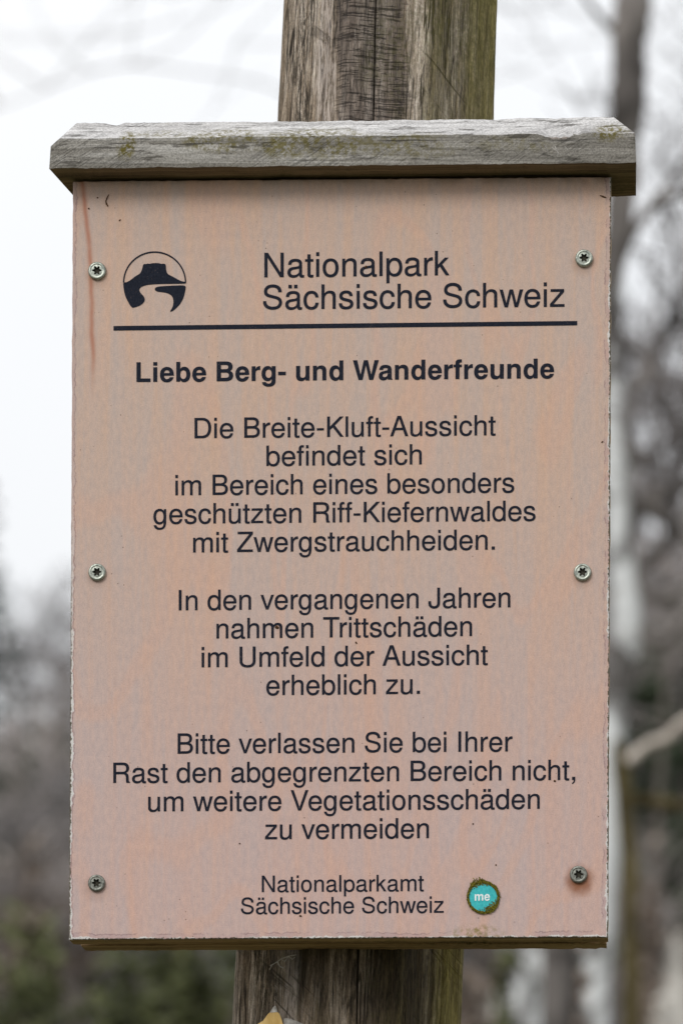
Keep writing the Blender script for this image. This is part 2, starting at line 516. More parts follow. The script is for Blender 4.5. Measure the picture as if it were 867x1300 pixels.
M['yellow'] = mat_simple('pale_yellow_wood', lin(178, 140, 70), lin(226, 196, 134), 130, .7, .3, 0, .3, .0006, (1, 1, .4))
M['grey_edge'] = mat_simple('grey_splintered_wood', lin(116, 112, 108), lin(196, 192, 186), 300, .8)
M['web'] = mat_simple('cobweb_thread', lin(150, 146, 140), lin(206, 202, 196), 300, .9)


# ------------------------------------------------------------------ the setting: ground
def gz(x, y):
    d = y + D
    t = max(d - 3.0, 0)
    h = .222 * t if t < 15 else .222 * 15 + 2.2 * (1 - math.exp(-(t - 15) * .222 / 2.2))
    h += min(t / 6, 1) * (.22 * nz((x, y, 0), .35) + .07 * nz((x, y, 3), 1.3))
    if d > 60: h -= (d - 60) * .03
    return h


def ground():
    ys = [-60, -30, -15, -8, -5, -D, -1.2, 0, .8] + [1.4 + .45 * i for i in range(70)] + [36, 42, 50, 60, 75, 95, 130, 180, 260, 400, 700]
    xs = [-700, -350, -180, -100, -60, -40, -28] + [-22 + .5 * i for i in range(81)] + [22, 30, 45, 70, 110, 200, 380, 700]
    v = [(x, y, gz(x, y)) for y in ys for x in xs]
    n = len(xs)
    f = [(j * n + i, j * n + i + 1, (j + 1) * n + i + 1, (j + 1) * n + i) for j in range(len(ys) - 1) for i in range(n - 1)]
    t = NT('forest_floor', rough=.95, spec=.1)
    a = t.noise(1.1, None, 5, .6)
    b = t.noise(14, None, 6, .65)
    c = t.mix(t.step(a, .42, .6), lin(92, 82, 70), lin(78, 88, 52))
    c = t.mix(.6, c, t.ramp(b, (.3, (.12, .12, .12, 1)), (.7, (.8, .8, .8, 1))), 'OVERLAY')
    m = t.done(c, t.bump(b, .8, .04))
    tag(link('ground', mesh('ground', v, f), m, smooth=True), kind='structure')


ground()

# ------------------------------------------------------------------ lettering: a plain grotesque drawn here glyph by glyph
# path language: x y pairs; 'C' marks that the next three points are a cubic; ';' starts the next contour (hole or separate dot)
G = {
 'a': (556, '535 49 C 526 47 522 47 517 47 C 488 47 472 62 472 88 472 396 C 472 489 404 539 275 539 C 147 539 69 490 64 369 148 369 C 155 433 193 462 272 462 C 348 462 390 434 390 384 390 362 C 390 327 369 312 303 304 C 185 289 167 285 135 272 C 74 247 43 200 43 132 C 43 37 109 -23 215 -23 C 281 -23 334 0 393 54 C 399 1 425 -23 479 -23 C 496 -23 509 -21 535 -14 ; 390 165 C 390 137 382 120 357 97 C 323 66 282 50 233 50 C 168 50 130 81 130 134 C 130 189 167 217 256 230 C 344 242 362 246 390 259'),
 'b': (556, '54 729 54 0 129 0 129 67 C 169 6 222 -23 295 -23 C 433 -23 523 90 523 263 C 523 432 438 539 299 539 C 226 539 175 512 136 453 136 729 ; 283 461 C 376 461 436 380 436 255 C 436 136 374 55 283 55 C 195 55 136 135 136 258 C 136 381 195 461 283 461'),
 'c': (500, '471 348 C 467 399 456 432 436 461 C 400 510 337 539 264 539 C 123 539 31 427 31 253 C 31 84 121 -23 263 -23 C 388 -23 467 52 477 180 393 180 C 379 96 336 54 265 54 C 173 54 118 129 118 253 C 118 384 172 462 263 462 C 333 462 377 421 387 348'),
 'd': (556, '495 729 412 729 412 458 C 377 511 321 539 251 539 C 115 539 26 430 26 263 C 26 86 112 -23 254 -23 C 326 -23 376 4 421 69 421 0 495 0 ; 265 461 C 355 461 412 382 412 256 C 412 134 354 55 266 55 C 174 55 113 135 113 258 C 113 381 174 461 265 461'),
 'e': (556, '513 234 C 513 314 507 362 492 401 C 458 487 378 539 280 539 C 134 539 40 427 40 255 C 40 83 131 -23 278 -23 C 398 -23 481 45 502 159 418 159 C 395 90 348 54 281 54 C 228 54 183 78 155 122 C 135 152 128 182 127 234 ; 129 302 C 136 399 195 462 279 462 C 361 462 424 394 424 308 424 302'),
 'f': (278, '258 524 171 524 171 606 C 171 641 191 659 229 659 C 236 659 239 659 258 658 258 727 C 239 731 228 732 211 732 C 134 732 88 688 88 613 88 524 18 524 18 456 88 456 88 0 171 0 171 456 258 456'),
 'g': (556, '402 524 479 524 479 88 C 479 -118 402 -218 252 -218 C 136 -218 55 -159 44 -58 129 -58 C 140 -116 186 -148 255 -148 C 352 -148 393 -95 393 25 393 69 C 345 3 305 -23 242 -23 C 114 -23 29 85 29 254 C 29 430 115 539 249 539 C 312 539 360 511 402 452 ; 258 462 C 345 462 393 387 393 253 C 393 128 343 54 258 54 C 170 54 116 130 116 258 C 116 386 170 462 258 462'),
 'h': (556, '70 729 70 0 153 0 153 289 C 153 396 209 466 295 466 C 362 466 403 427 403 363 403 0 486 0 486 396 C 486 484 423 539 322 539 C 248 539 203 516 153 452 153 729'),
 'i': (222, '150 524 67 524 67 0 150 0 ; 150 729 67 729 67 625 150 625'),
 'k': (500, '141 729 58 729 58 0 141 0 141 206 204 268 380 0 483 0 267 331 459 524 352 524 141 311'),
 'l': (222, '68 729 68 0 151 0 151 729'),
 'm': (833, '70 524 70 0 154 0 154 329 C 154 405 209 466 276 466 C 337 466 375 428 375 361 375 0 459 0 459 329 C 459 405 514 466 581 466 C 641 466 680 427 680 361 680 0 764 0 764 393 C 764 487 710 539 612 539 C 542 539 500 518 451 459 C 420 515 378 539 310 539 C 240 539 194 513 147 448 147 524'),
 'n': (556, '70 524 70 0 154 0 154 289 C 154 396 210 466 296 466 C 362 466 404 426 404 363 404 0 487 0 487 396 C 487 483 422 539 321 539 C 243 539 193 509 147 436 147 524'),
 'o': (556, '272 539 C 127 539 39 432 39 258 C 39 84 126 -23 273 -23 C 418 -23 507 84 507 254 C 507 433 421 539 272 539 ; 273 462 C 365 462 420 387 420 255 C 420 130 363 54 273 54 C 182 54 126 129 126 258 C 126 386 182 462 273 462'),
 'p': (556, '54 -218 138 -218 138 55 C 182 1 231 -23 299 -23 C 434 -23 523 86 523 253 C 523 429 437 539 298 539 C 227 539 170 507 131 445 131 524 54 524 ; 284 461 C 376 461 436 380 436 255 C 436 136 375 55 284 55 C 196 55 138 133 138 258 C 138 383 196 461 284 461'),
 'r': (333, '69 524 69 0 153 0 153 272 C 154 397 207 453 321 450 321 535 C 307 538 301 539 291 539 C 234 539 189 505 146 429 146 524'),
 's': (500, '438 378 C 437 481 369 539 248 539 C 126 539 47 476 47 379 C 47 297 89 258 213 228 291 209 C 349 195 372 174 372 136 C 372 87 323 54 250 54 C 205 54 167 67 146 89 C 133 104 127 119 122 156 34 156 C 38 35 106 -23 243 -23 C 375 -23 459 42 459 143 C 459 221 415 264 311 289 231 308 C 163 324 134 346 134 383 C 134 431 177 462 245 462 C 312 462 348 433 350 378'),
 't': (278, '254 524 168 524 168 668 85 668 85 524 14 524 14 456 85 456 85 60 C 85 7 121 -23 186 -23 C 208 -23 227 -21 254 -16 254 54 C 243 51 232 50 215 50 C 178 50 168 60 168 98 168 456 254 456'),
 'u': (556, '482 0 482 524 399 524 399 227 C 399 120 343 50 256 50 C 190 50 148 90 148 153 148 524 65 524 65 120 C 65 33 130 -23 232 -23 C 309 -23 358 4 407 73 407 0'),
 'v': (500, '285 0 486 524 392 524 243 99 102 524 8 524 199 0'),
 'w': (722, '554 0 706 524 612 524 509 116 408 524 306 524 206 116 101 524 9 524 158 0 251 0 356 411 459 0'),
 'z': (500, '445 524 50 524 50 451 345 451 30 80 30 0 457 0 457 73 126 73 445 447'),
 'A': (667, '474 219 547 0 651 0 394 729 276 729 17 0 116 0 191 219 ; 448 297 215 297 333 636'),
 'B': (667, '79 729 79 0 375 0 C 530 0 623 78 623 207 C 623 298 580 354 490 384 C 558 414 592 466 592 543 C 592 660 512 729 376 729 ; 172 647 353 647 C 452 647 499 610 499 531 C 499 452 452 414 353 414 172 414 ; 172 332 374 332 C 474 332 530 289 530 208 C 530 126 474 82 374 82 172 82'),
 'D': (722, '88 729 88 0 363 0 C 555 0 671 138 671 365 C 671 592 556 729 363 729 ; 181 647 348 647 C 500 647 578 550 578 364 C 578 180 500 82 348 82 181 82'),
 'I': (278, '94 729 94 0 187 0 187 729'),
 'J': (500, '341 729 341 203 C 341 103 310 59 226 59 C 145 59 110 105 110 190 110 240 17 240 17 180 C 17 53 93 -23 223 -23 C 358 -23 434 51 434 193 434 729'),
 'K': (667, '172 729 79 729 79 0 172 0 172 247 277 346 543 0 657 0 344 413 650 729 528 729 172 362'),
 'N': (722, '646 729 558 729 558 133 177 729 76 729 76 0 164 0 164 591 541 0 646 0'),
 'R': (722, '93 729 93 0 186 0 186 314 426 314 C 509 314 546 274 546 184 545 119 C 545 74 553 30 566 0 679 0 679 23 C 644 47 637 73 635 170 C 634 290 615 326 536 360 C 618 400 651 451 651 534 C 651 660 572 729 429 729 ; 186 396 411 396 C 510 396 554 434 554 522 C 554 610 510 647 411 647 186 647'),
 'S': (667, '596 515 C 594 658 494 741 327 741 C 170 741 72 660 72 531 C 72 444 118 389 212 365 389 318 C 479 294 520 258 520 202 C 520 164 500 125 469 103 C 440 83 395 71 336 71 C 258 71 204 90 170 130 C 143 161 131 196 132 240 44 240 C 45 174 57 130 85 92 C 134 25 216 -11 325 -11 C 410 -11 480 8 526 43 C 574 81 605 144 605 205 C 605 292 551 356 455 382 276 430 C 190 453 159 481 159 536 C 159 609 223 657 320 657 C 434 657 500 605 500 515'),
 'T': (611, '353 647 592 647 592 729 21 729 21 647 260 647 260 0 353 0'),
 'U': (722, '553 729 553 212 C 553 112 482 59 364 59 C 246 59 178 114 178 212 178 729 85 729 85 212 C 85 67 189 -23 364 -23 C 540 -23 646 66 646 212 646 729'),
 'V': (667, '382 0 645 729 547 729 335 113 120 729 22 729 284 0'),
 'Z': (611, '583 729 52 729 52 647 466 647 28 83 28 0 583 0 583 82 140 82 583 646'),
 '-': (333, '46 312 46 240 287 240 287 312'),
 '.': (278, '87 104 87 0 191 0 191 104'),
 ',': (278, '87 104 87 0 147 0 C 147 -62 126 -98 87 -110 87 -147 C 155 -132 191 -75 191 15 191 104'),
}
GB = {
 'L': (611, '223 125 577 125 577 0 73 0 73 729 223 729'),
 'i': (278, '209 540 69 540 69 0 209 0 ; 209 729 69 729 69 604 209 604'),
 'e': (556, '529 267 C 527 440 435 549 281 549 C 130 549 32 437 32 256 C 32 83 129 -23 278 -23 C 396 -23 490 43 520 161 382 161 C 366 117 328 94 283 94 C 219 94 180 138 176 226 528 226 C 529 240 529 250 529 267 ; 177 319 C 186 391 222 430 279 430 C 337 430 378 396 381 319'),
 'b': (611, '66 729 66 0 206 0 206 65 C 239 7 285 -23 351 -23 C 480 -23 571 95 571 262 C 571 435 482 549 353 549 C 289 549 238 520 206 462 206 729 ; 318 423 C 386 423 431 360 431 258 C 431 160 385 94 318 94 C 251 94 206 158 206 256 C 206 359 251 423 318 423'),
 'd': (611, '545 729 545 0 405 0 405 65 C 372 7 326 -23 260 -23 C 131 -23 40 95 40 262 C 40 435 129 549 258 549 C 322 549 373 520 405 462 405 729 ; 293 423 C 225 423 180 360 180 258 C 180 160 226 94 293 94 C 360 94 405 158 405 256 C 405 359 360 423 293 423'),
 'B': (722, '80 729 80 0 415 0 C 580 0 671 80 671 210 C 671 290 636 342 564 380 C 626 416 651 466 651 540 C 651 660 570 729 420 729 ; 230 604 390 604 C 465 604 502 582 502 526 C 502 470 465 445 390 445 230 445 ; 230 320 400 320 C 480 320 521 290 521 222 C 521 155 480 125 400 125 230 125'),
 'r': (389, '63 540 63 0 203 0 203 287 C 203 369 244 410 326 410 C 341 410 351 409 370 406 370 548 C 362 549 357 549 353 549 C 289 549 233 507 203 436 203 540'),
 'g': (611, '406 540 546 540 546 18 C 546 -140 460 -218 300 -218 C 160 -218 66 -160 60 -50 197 -50 C 205 -85 240 -106 292 -106 C 368 -106 406 -64 406 20 406 80 C 370 15 325 -12 265 -12 C 130 -12 41 95 41 262 C 41 440 135 549 266 549 C 328 549 372 520 406 458 ; 295 423 C 362 423 406 360 406 262 C 406 168 362 106 296 106 C 226 106 181 168 181 265 C 181 360 226 423 295 423'),
 '-': (333, '30 330 30 205 302 205 302 330'),
 'u': (611, '546 0 546 540 406 540 406 214 C 406 142 369 98 305 98 C 242 98 206 138 206 206 206 540 66 540 66 170 C 66 50 130 -23 245 -23 C 315 -23 370 5 410 66 410 0'),
 'n': (611, '63 540 63 0 203 0 203 324 C 203 388 247 430 308 430 C 367 430 403 395 403 326 403 0 543 0 543 362 C 543 480 475 549 363 549 C 290 549 240 522 203 466 203 540'),
 'W': (944, '735 0 937 729 786 729 663 190 545 729 400 729 281 190 158 729 7 729 209 0 352 0 472 548 592 0'),
 'a': (556, '528 17 C 503 40 496 54 496 81 496 376 C 496 484 422 549 279 549 C 135 549 61 488 52 368 187 368 C 194 422 216 438 281 438 C 332 438 358 420 358 388 C 358 337 300 334 245 325 C 110 303 35 258 35 132 C 35 38 100 -23 200 -23 C 262 -23 312 -1 361 52 C 361 30 364 15 375 0 528 0 ; 358 268 C 340 250 325 245 268 234 C 200 222 170 198 170 155 C 170 118 195 94 237 94 C 310 94 358 140 358 215'),
 'f': (333, '306 533 222 533 222 571 C 222 601 235 615 264 615 C 277 615 294 614 306 611 306 726 C 280 728 255 729 235 729 C 135 729 82 680 82 590 82 533 12 533 12 440 82 440 82 0 222 0 222 440 306 440'),
 'm': (889, '63 540 63 0 203 0 203 324 C 203 390 240 430 294 430 C 344 430 375 398 375 345 375 0 515 0 515 324 C 515 390 552 430 606 430 C 656 430 687 398 687 345 687 0 827 0 827 380 C 827 485 762 549 660 549 C 590 549 540 525 495 470 C 465 522 415 549 352 549 C 290 549 245 526 203 476 203 540'),
}
KERN = {'Tr': -60, 'Ve': -50, 'Wa': -40, 've': -20, 'we': -12, 'rg': -8, 't-': -10, '-A': -20, 'ff': -8, 'fe': -8, 'r.': -50}


def contours(path):
    out = []
    for part in path.split(';'):
        tk = part.split()
        pts, i = [], 0
        while i < len(tk):
            if tk[i] == 'C':
                q = [Vector((float(tk[i + 1 + 2 * k]), float(tk[i + 2 + 2 * k]))) for k in range(3)]
                p0 = pts[-1]
                for k in range(1, 9):
                    u = k / 8
                    pts.append(p0 * (1 - u) ** 3 + q[0] * 3 * u * (1 - u) ** 2 + q[1] * 3 * u * u * (1 - u) + q[2] * u ** 3)
                i += 7
            else:
                pts.append(Vector((float(tk[i]), float(tk[i + 1]))))
                i += 2
        if (pts[0] - pts[-1]).length < 1: pts.pop()
        out.append(pts)
    return out


def inside(p, poly):
    r = False
    for i in range(len(poly)):
        a, b = poly[i], poly[i - 1]
        if (a.y > p.y) != (b.y > p.y) and p.x < (b.x - a.x) * (p.y - a.y) / (b.y - a.y) + a.x: r = not r
    return r


def embolden(c, w_, hole):
    """ink spread: push an outline outwards by w_ units"""
    ar = sum(c[i - 1].x * c[i].y - c[i].x * c[i - 1].y for i in range(len(c)))
    sg = (1 if ar > 0 else -1) * (-1 if hole else 1)
    out = []
    for i in range(len(c)):
        a, b, d_ = c[i - 1], c[i], c[(i + 1) % len(c)]
        e1, e2 = b - a, d_ - b
        if e1.length < 1e-6 or e2.length < 1e-6:
            out.append(b.copy())
            continue
        e1.normalize(); e2.normalize()
        n1, n2 = Vector((e1.y, -e1.x)), Vector((e2.y, -e2.x))
        m = n1 + n2
        if m.length < .3: m = n1
        m.normalize()
        k = 1 / max(m.dot(n1), .6)
        out.append(b + m * w_ * k * sg)
    return out


_cache = {}


def glyph(ch, bold):
    """-> advance, 2-D verts, triangles"""
    key = (ch, bold)
    if key in _cache: return _cache[key]
    src = GB if bold else G
    base = {'ä': 'a', 'ü': 'u'}.get(ch, ch)
    adv, path = src[base]
    cs = contours(path)
    if ch in 'äü':
        cx = 268 if ch == 'ä' else 274
        for s in (-1, 1):
            x = cx + s * 84
            cs.append([Vector((x - 46, 724)), Vector((x - 46, 628)), Vector((x + 46, 628)), Vector((x + 46, 724))])
    cs = [embolden(c, 6 if not bold else 3, any(inside(c[0], o) for o in cs if o is not c)) for c in cs]
    outers = []
    for c in cs:
        for o in outers:
            if inside(c[0], o[0]):
                o.append(c)
                break
        else: outers.append([c])
    V_, T_ = [], []
    for o in outers:
        tr = tessellate_polygon([[Vector((p.x, p.y, 0)) for p in c] for c in o])
        flat = [p for c in o for p in c]
        b = len(V_)
        V_ += flat
        T_ += [tuple(b + i for i in t_) for t_ in tr]
    _cache[key] = (adv, V_, T_)
    return _cache[key]


def text_mesh(text, left, right, em, bold=False, y=-.00018):
    """lettering whose ink runs from photo point left to photo point right along its baseline"""
    V_, T_, pen = [], [], 0.0
    prev = ''
    for ch in text:
        if ch == ' ':
            pen += 278
            prev = ''
            continue
        pen += KERN.get(prev + ch, 0)
        adv, gv, gt = glyph(ch, bold)
        b = len(V_)
        V_ += [Vector((p.x + pen, p.y)) for p in gv]
        T_ += [tuple(b + i for i in t_) for t_ in gt]
        pen += adv
        prev = ch
    x0, x1 = min(p.x for p in V_), max(p.x for p in V_)
    k = (right[0] - left[0]) / (x1 - x0)
    print('text %-28s xscale/em %.3f' % (text, k * 1000 / em))
    sl = (right[1] - left[1]) / (right[0] - left[0])
    vv = []
    for p in V_:
        px = left[0] + (p.x - x0) * k
        py = left[1] + (px - left[0]) * sl - p.y * em / 1000
        vv.append(P(px, py, y))
    ff = []
    for t_ in T_:
        a, b, c = (V_[i] for i in t_)
        ar = (b.x - a.x) * (c.y - a.y) - (b.y - a.y) * (c.x - a.x)
        if abs(ar) < 1e-6: continue
        ff.append(t_ if ar > 0 else tuple(reversed(t_)))      # faces the reader (-y)
    return mesh('text', vv, ff)


# ------------------------------------------------------------------ the sign
sign = empty('information_sign', ORG, 'pinkish printed wooden information board with German text under a grey roof board', 'sign')
BL, BR, TR, TL = (88, 1193), (771.5, 1190), (775.5, 224.5), (93, 230)


def box_px(quad, y0, y1, n=60, jit=.25, seed=0):
    """slab whose outline is a photo quad on the plane y0, edges slightly uneven"""
    v, f = [], []
    ring = []
    c4 = [Vector((p[0], p[1])) for p in quad]
    for i in range(4):
        a, b = c4[i], c4[(i + 1) % 4]
        for k in range(n):
            q = a.lerp(b, k / n)
            j = jit * mn.noise(Vector((q.x * .21, q.y * .21, seed)))
            if k: q = q + Vector((j, j))
            ring.append(q)
    N = len(ring)
    fr = [P(q.x, q.y, 0) for q in ring]
    e = .0005
    cx = sum(p.x for p in fr) / N
    cz = sum(p.z for p in fr) / N
    # rings: face, rounded arris, side, back
    def rg(y, inset):
        out = []
        for p in fr:
            out.append(Vector((p.x - math.copysign(inset, p.x - cx) * (1 if abs(p.x - cx) > .12 else 0), y, p.z - math.copysign(inset, p.z - cz) * (1 if abs(p.z - cz) > .17 else 0))))
        return out
    for r in (rg(y0, e), rg(y0 + e, 0), rg(y1, 0)): v += r
    for j in range(2):
        for i in range(N):
            i2 = (i + 1) % N
            f.append((j * N + i, j * N + i2, (j + 1) * N + i2, (j + 1) * N + i))
    f.append(tuple(reversed(range(N))))
    f.append(tuple(2 * N + i for i in range(N)))
    return v, f, N


v, f, N = box_px((BL, BR, TR, TL), 0, .018, 90, 1.1, 3)
me = mesh('panel', v, f)
bm = bmesh.new()
bm.from_mesh(me)
bmesh.ops.recalc_face_normals(bm, faces=bm.faces)
bm.to_mesh(me)
bm.free()
panel = link('panel', me, M['panel'], sign)
me.materials.append(M['ply'])
for p in me.polygons:
    if abs(p.normal.y) < .4: p.material_index = 1
    if p.normal.y > .4: p.material_index = 1
# second board behind, a little smaller, with chipped left end
v, f, N = box_px(((94, 1191.5), (769, 1188.5), (773.5, 229), (96, 234)), .029, .049, 90, 1.4, 8)
me = mesh('backing_board', v, f)
bm = bmesh.new()
bm.from_mesh(me)
bmesh.ops.recalc_face_normals(bm, faces=bm.faces)
bm.to_mesh(me)
bm.free()
link('backing_board', me, M['ply'], sign)


def roof_board():
    n = 220
    y0, y1 = -.0168, .039
    xl, xr = P(63, 215, y0).x, P(807, 207, y0).x
    zl, zr = P(63, 214, y0).z, P(807, 206.5, y0).z
    L = xr - xl
    prof = [(y0, 0), (y0, .0163), (y0 + .018, .0313), (y1, .0322), (y1, 0)]
    v, f = [], []
    for i in range(n + 1):
        u = i / n
        for j, (py, pz) in enumerate(prof):
            top = j in (2, 3)
            x = xl + L * u
            ins = 0
            if top: ins = .0125
            if j == 1: ins = .0008
            if j == 4 and u < .5: ins = .0085
            if i == 0: x += ins
            if i == n: x -= ins
            x = min(max(x, xl + ins), xr - ins)
            z = zl + (zr - zl) * u + pz
            q = (x * 60, j * 3.1, 0)
            jz = .0006 * mn.noise(Vector(q)) + .0004 * mn.noise(Vector((x * 300, j * 5, 2)))
            if j in (0, 4) : jz *= .8
            z += jz
            y = py + .0003 * mn.noise(Vector((x * 90, j * 7, 5)))
            if j == 1: z -= .0048 * max(0, 1 - (x - xl) / .0055)     # worn left corner
            if j == 2:      # small notch in the upper arris
                ph = 433.5 + (x - ORG.x) / S
                z -= .0016 * math.exp(-((ph - 147) / 7) ** 2)
                z += .0006 * math.sin(x * 9)
            if j == 1:      # broken-out chip
                ph = 433.5 + (x - ORG.x) / S
                k = math.exp(-((ph - 712) / 24) ** 4)
                z -= .0013 * k * (1 + mn.noise(Vector((x * 400, 0, 0))))
                y += .0012 * k
            v.append((x, y, z))
    m = len(prof)
    for i in range(n):
        for j in range(m):
            j2 = (j + 1) % m
            f.append((i * m + j, (i + 1) * m + j, (i + 1) * m + j2, i * m + j2))
    f.append(tuple(reversed(range(m))))
    f.append(tuple(n * m + j for j in range(m)))
    me = mesh('roof_board', v, f)
    bm = bmesh.new()
    bm.from_mesh(me)
    bmesh.ops.recalc_face_normals(bm, faces=bm.faces)
    bm.to_mesh(me)
    bm.free()
    o = link('roof_board', me, M['cap'], sign)
    me.materials.append(M['under'])
    me.materials.append(M['skylit'])
    for p in me.polygons:
        if p.normal.z < -.5: p.material_index = 1
        if p.normal.z > .4: p.material_index = 2


roof_board()

# splinters standing off the broken chip of the roof board
mb = MB()
for a, b, c_ in (((690, 183), (694, 190), (696, 197)), ((700, 187), (706, 192), (711, 196)), ((704, 186), (708, 194), (707, 199)), ((727, 170), (733, 172), (738, 170)), ((716, 186), (720, 190), (723, 189))):
    mb.tube([P(q[0], q[1], -.0216) for q in (a, b, c_)], [.0004, .0003, .00012], 4)
mb.build('splinter', M['grey_edge'], sign)

# lettering
LINES = [
 ('Nationalpark', (335.7, 351.9), (570.4, 349.2), 42.2, 0),
 ('Sächsische Schweiz', (334, 392.6), (716.2, 389.2), 42.2, 0),
 ('Liebe Berg- und Wanderfreunde', (173.6, 484.9), (703, 480.0), 34.2, 1),
 ('Die Breite-Kluft-Aussicht', (247.2, 556.2), (628.8, 552.3), 35.0, 0),
 ('befindet sich', (338.3, 591.3), (535.2, 589.3), 35.0, 0),
 ('im Bereich eines besonders', (222.9, 628.6), (652.5, 624.9), 35.0, 0),
 ('geschützten Riff-Kiefernwaldes', (195, 664.9), (679.5, 660.9), 35.0, 0),
 ('mit Zwergstrauchheiden.', (245.4, 701.2), (627.9, 697.5), 35.0, 0),
 ('In den vergangenen Jahren', (227.2, 774.6), (647.5, 770.8), 35.0, 0),
 ('nahmen Trittschäden', (275, 810.4), (599, 807.2), 35.0, 0),
 ('im Umfeld der Aussicht', (256.2, 847), (618.9, 843.7), 35.0, 0),
 ('erheblich zu.', (338.1, 882.4), (532.9, 880.6), 35.0, 0),
 ('Bitte verlassen Sie bei Ihrer', (225.8, 956.7), (650.2, 953.7), 35.0, 0),
 ('Rast den abgegrenzten Bereich nicht,', (144.2, 993.8), (729.8, 989.9), 35.0, 0),
 ('um weitere Vegetationsschäden', (188.4, 1030), (684.8, 1026.6), 35.0, 0),
 ('zu vermeiden', (336.5, 1065.3), (544.3, 1063.8), 35.0, 0),
 ('Nationalparkamt', (332.5, 1132.4), (537.7, 1131), 28.4, 0),
 ('Sächsische Schweiz', (306, 1160.3), (563, 1158.6), 28.4, 0),
]
for i, (tx, l_, r_, em, bd) in enumerate(LINES):
    o = link('text_line', text_mesh(tx, l_, r_, em, bool(bd)), M['ink'], sign)
    if bd: o['label'] = 'bold greeting line of dark lettering'


def flat_shape(polys, name, mat, parent, y=-.00018):
    v, f = [], []
    for outer, holes in polys:
        rings = [outer] + holes
        tr = tessellate_polygon([[Vector((p[0], -p[1], 0)) for p in r] for r in rings])
        flat = [p for r in rings for p in r]
        b = len(v)
        v += [P(p[0], p[1], y) for p in flat]
        for t_ in tr:
            a, b_, c_ = (flat[i] for i in t_)
            ar = (b_[0] - a[0]) * (-(c_[1] - a[1])) + (b_[1] - a[1]) * (c_[0] - a[0])
            if abs(ar) < 1e-9: continue
            f.append(tuple(b + i for i in (t_ if ar > 0 else reversed(t_))))
    return link(name, mesh(name, v, f), mat, parent)


def smooth_poly(pts, it=2):
    for _ in range(it):
        out = []
        for i in range(len(pts)):
            a, b = pts[i], pts[(i + 1) % len(pts)]
            out += [(a[0] * .8 + b[0] * .2, a[1] * .8 + b[1] * .2), (a[0] * .2 + b[0] * .8, a[1] * .2 + b[1] * .8)]
        pts = out
    return pts


def zm(pts): return [(140 + x / 7.225, 300 + y / 7.225) for x, y in pts]


left = zm([(121, 424), (150, 421), (180, 407), (205, 387), (235, 364), (272, 343), (285, 326), (297, 290), (303, 263), (312, 252), (330, 255), (345, 249), (360, 252), (390, 246), (420, 244), (450, 246), (470, 252), (490, 250), (508, 254), (513, 270), (515, 310), (527, 345), (560, 361), (600, 383), (640, 405), (670, 415), (697, 418), (697, 433), (640, 435), (560, 436), (480, 437), (400, 440), (340, 446), (300, 458), (278, 472), (268, 490), (275, 512), (290, 530), (310, 550), (320, 575), (315, 600), (298, 620), (270, 638), (235, 650), (208, 657), (188, 640), (165, 600), (145, 560), (131, 515), (123, 460)])
right = zm([(697, 448), (690, 500), (680, 545), (665, 585), (640, 625), (605, 662), (575, 685), (555, 693), (551, 685), (565, 665), (578, 635), (582, 600), (578, 570), (568, 548), (545, 530), (515, 518), (480, 513), (440, 508), (418, 500), (410, 486), (415, 472), (435, 462), (480, 457), (560, 452)])
arc = []
for k in range(41):
    a_ = math.pi * (1 - k / 40)
    arc.append((409 + 290 * math.cos(a_), 424 - 287 * math.sin(a_)))
for k in range(41):
    a_ = math.pi * k / 40
    arc.append((409 + 277 * math.cos(a_), 424 - 273 * math.sin(a_)))
arc = zm(arc)
flat_shape([(smooth_poly(left), [])], 'emblem_mesa', M['ink'], sign)
flat_shape([(smooth_poly(right), [])], 'emblem_river_bank', M['ink'], sign)
flat_shape([(arc, [])], 'emblem_arc', M['ink'], sign, -.00021)
flat_shape([([(144.5, 413.8), (144.5, 419.6), (732.3, 413.0), (732.3, 407.4)], [])], 'rule_line', M['ink'], sign)


# screws
def screw(px, py, r_px, mat, rot, deep):
    n = 72
    c = P(px, py, 0)
    R = r_px * S
    rings = [(R * .98, 0, 0), (R, -.0006, 0), (R * .97, -.0014, 0), (R * .86, -.0019, 0), (R * .72, -.0020, 0), (R * .66, -.0017, 0), (R * .60, -.0018, 0), (R * .53, -.0018, 1)]
    v, f = [], []
    for (r, y, star) in rings:
        for k in range(n):
            a = 2 * math.pi * k / n + rot
            q = r * (.80 + .20 * math.cos(6 * a)) if star else r
            v.append((c.x + q * math.cos(a), y, c.z + q * math.sin(a)))
    m = len(rings)
    for j in range(m - 1):
        for k in range(n):
            k2 = (k + 1) % n
            f.append((j * n + k, j * n + k2, (j + 1) * n + k2, (j + 1) * n + k))
    o = link('screw', mesh('screw', v, f), mat, sign, True)
    v, f = [], []
    for (s, y) in ((1, -.0018), (.9, -.0012), (.82, -.0003)):
        for k in range(n):
            a = 2 * math.pi * k / n + rot
            q = R * .53 * s * (.80 + .20 * math.cos(6 * a))
            v.append((c.x + q * math.cos(a), y, c.z + q * math.sin(a)))
    for j in range(2):
        for k in range(n):
            k2 = (k + 1) % n
            f.append((j * n + k, j * n + k2, (j + 1) * n + k2, (j + 1) * n + k))
    f.append(tuple(2 * n + k for k in range(n)))
    h = link('socket', mesh('socket', v, f), M['socket'], None)
    h.data.transform(Matrix.Translation(-Vector(sign.location)))
    h.parent = o
    return o


for i, (px, py, r) in enumerate(((124, 344.5, 11.5), (741, 328.5, 11.3), (124, 727, 11.2), (739, 727, 11.3), (123.3, 1121.5, 11), (734, 1110.5, 11.2))):
    o = screw(px, py, r, M['dull'] if i in (4, 5) else M['zinc'], .3 + i * .37, 1)
    if i == 5: o['label'] = 'dark screw with a rust stain below it'

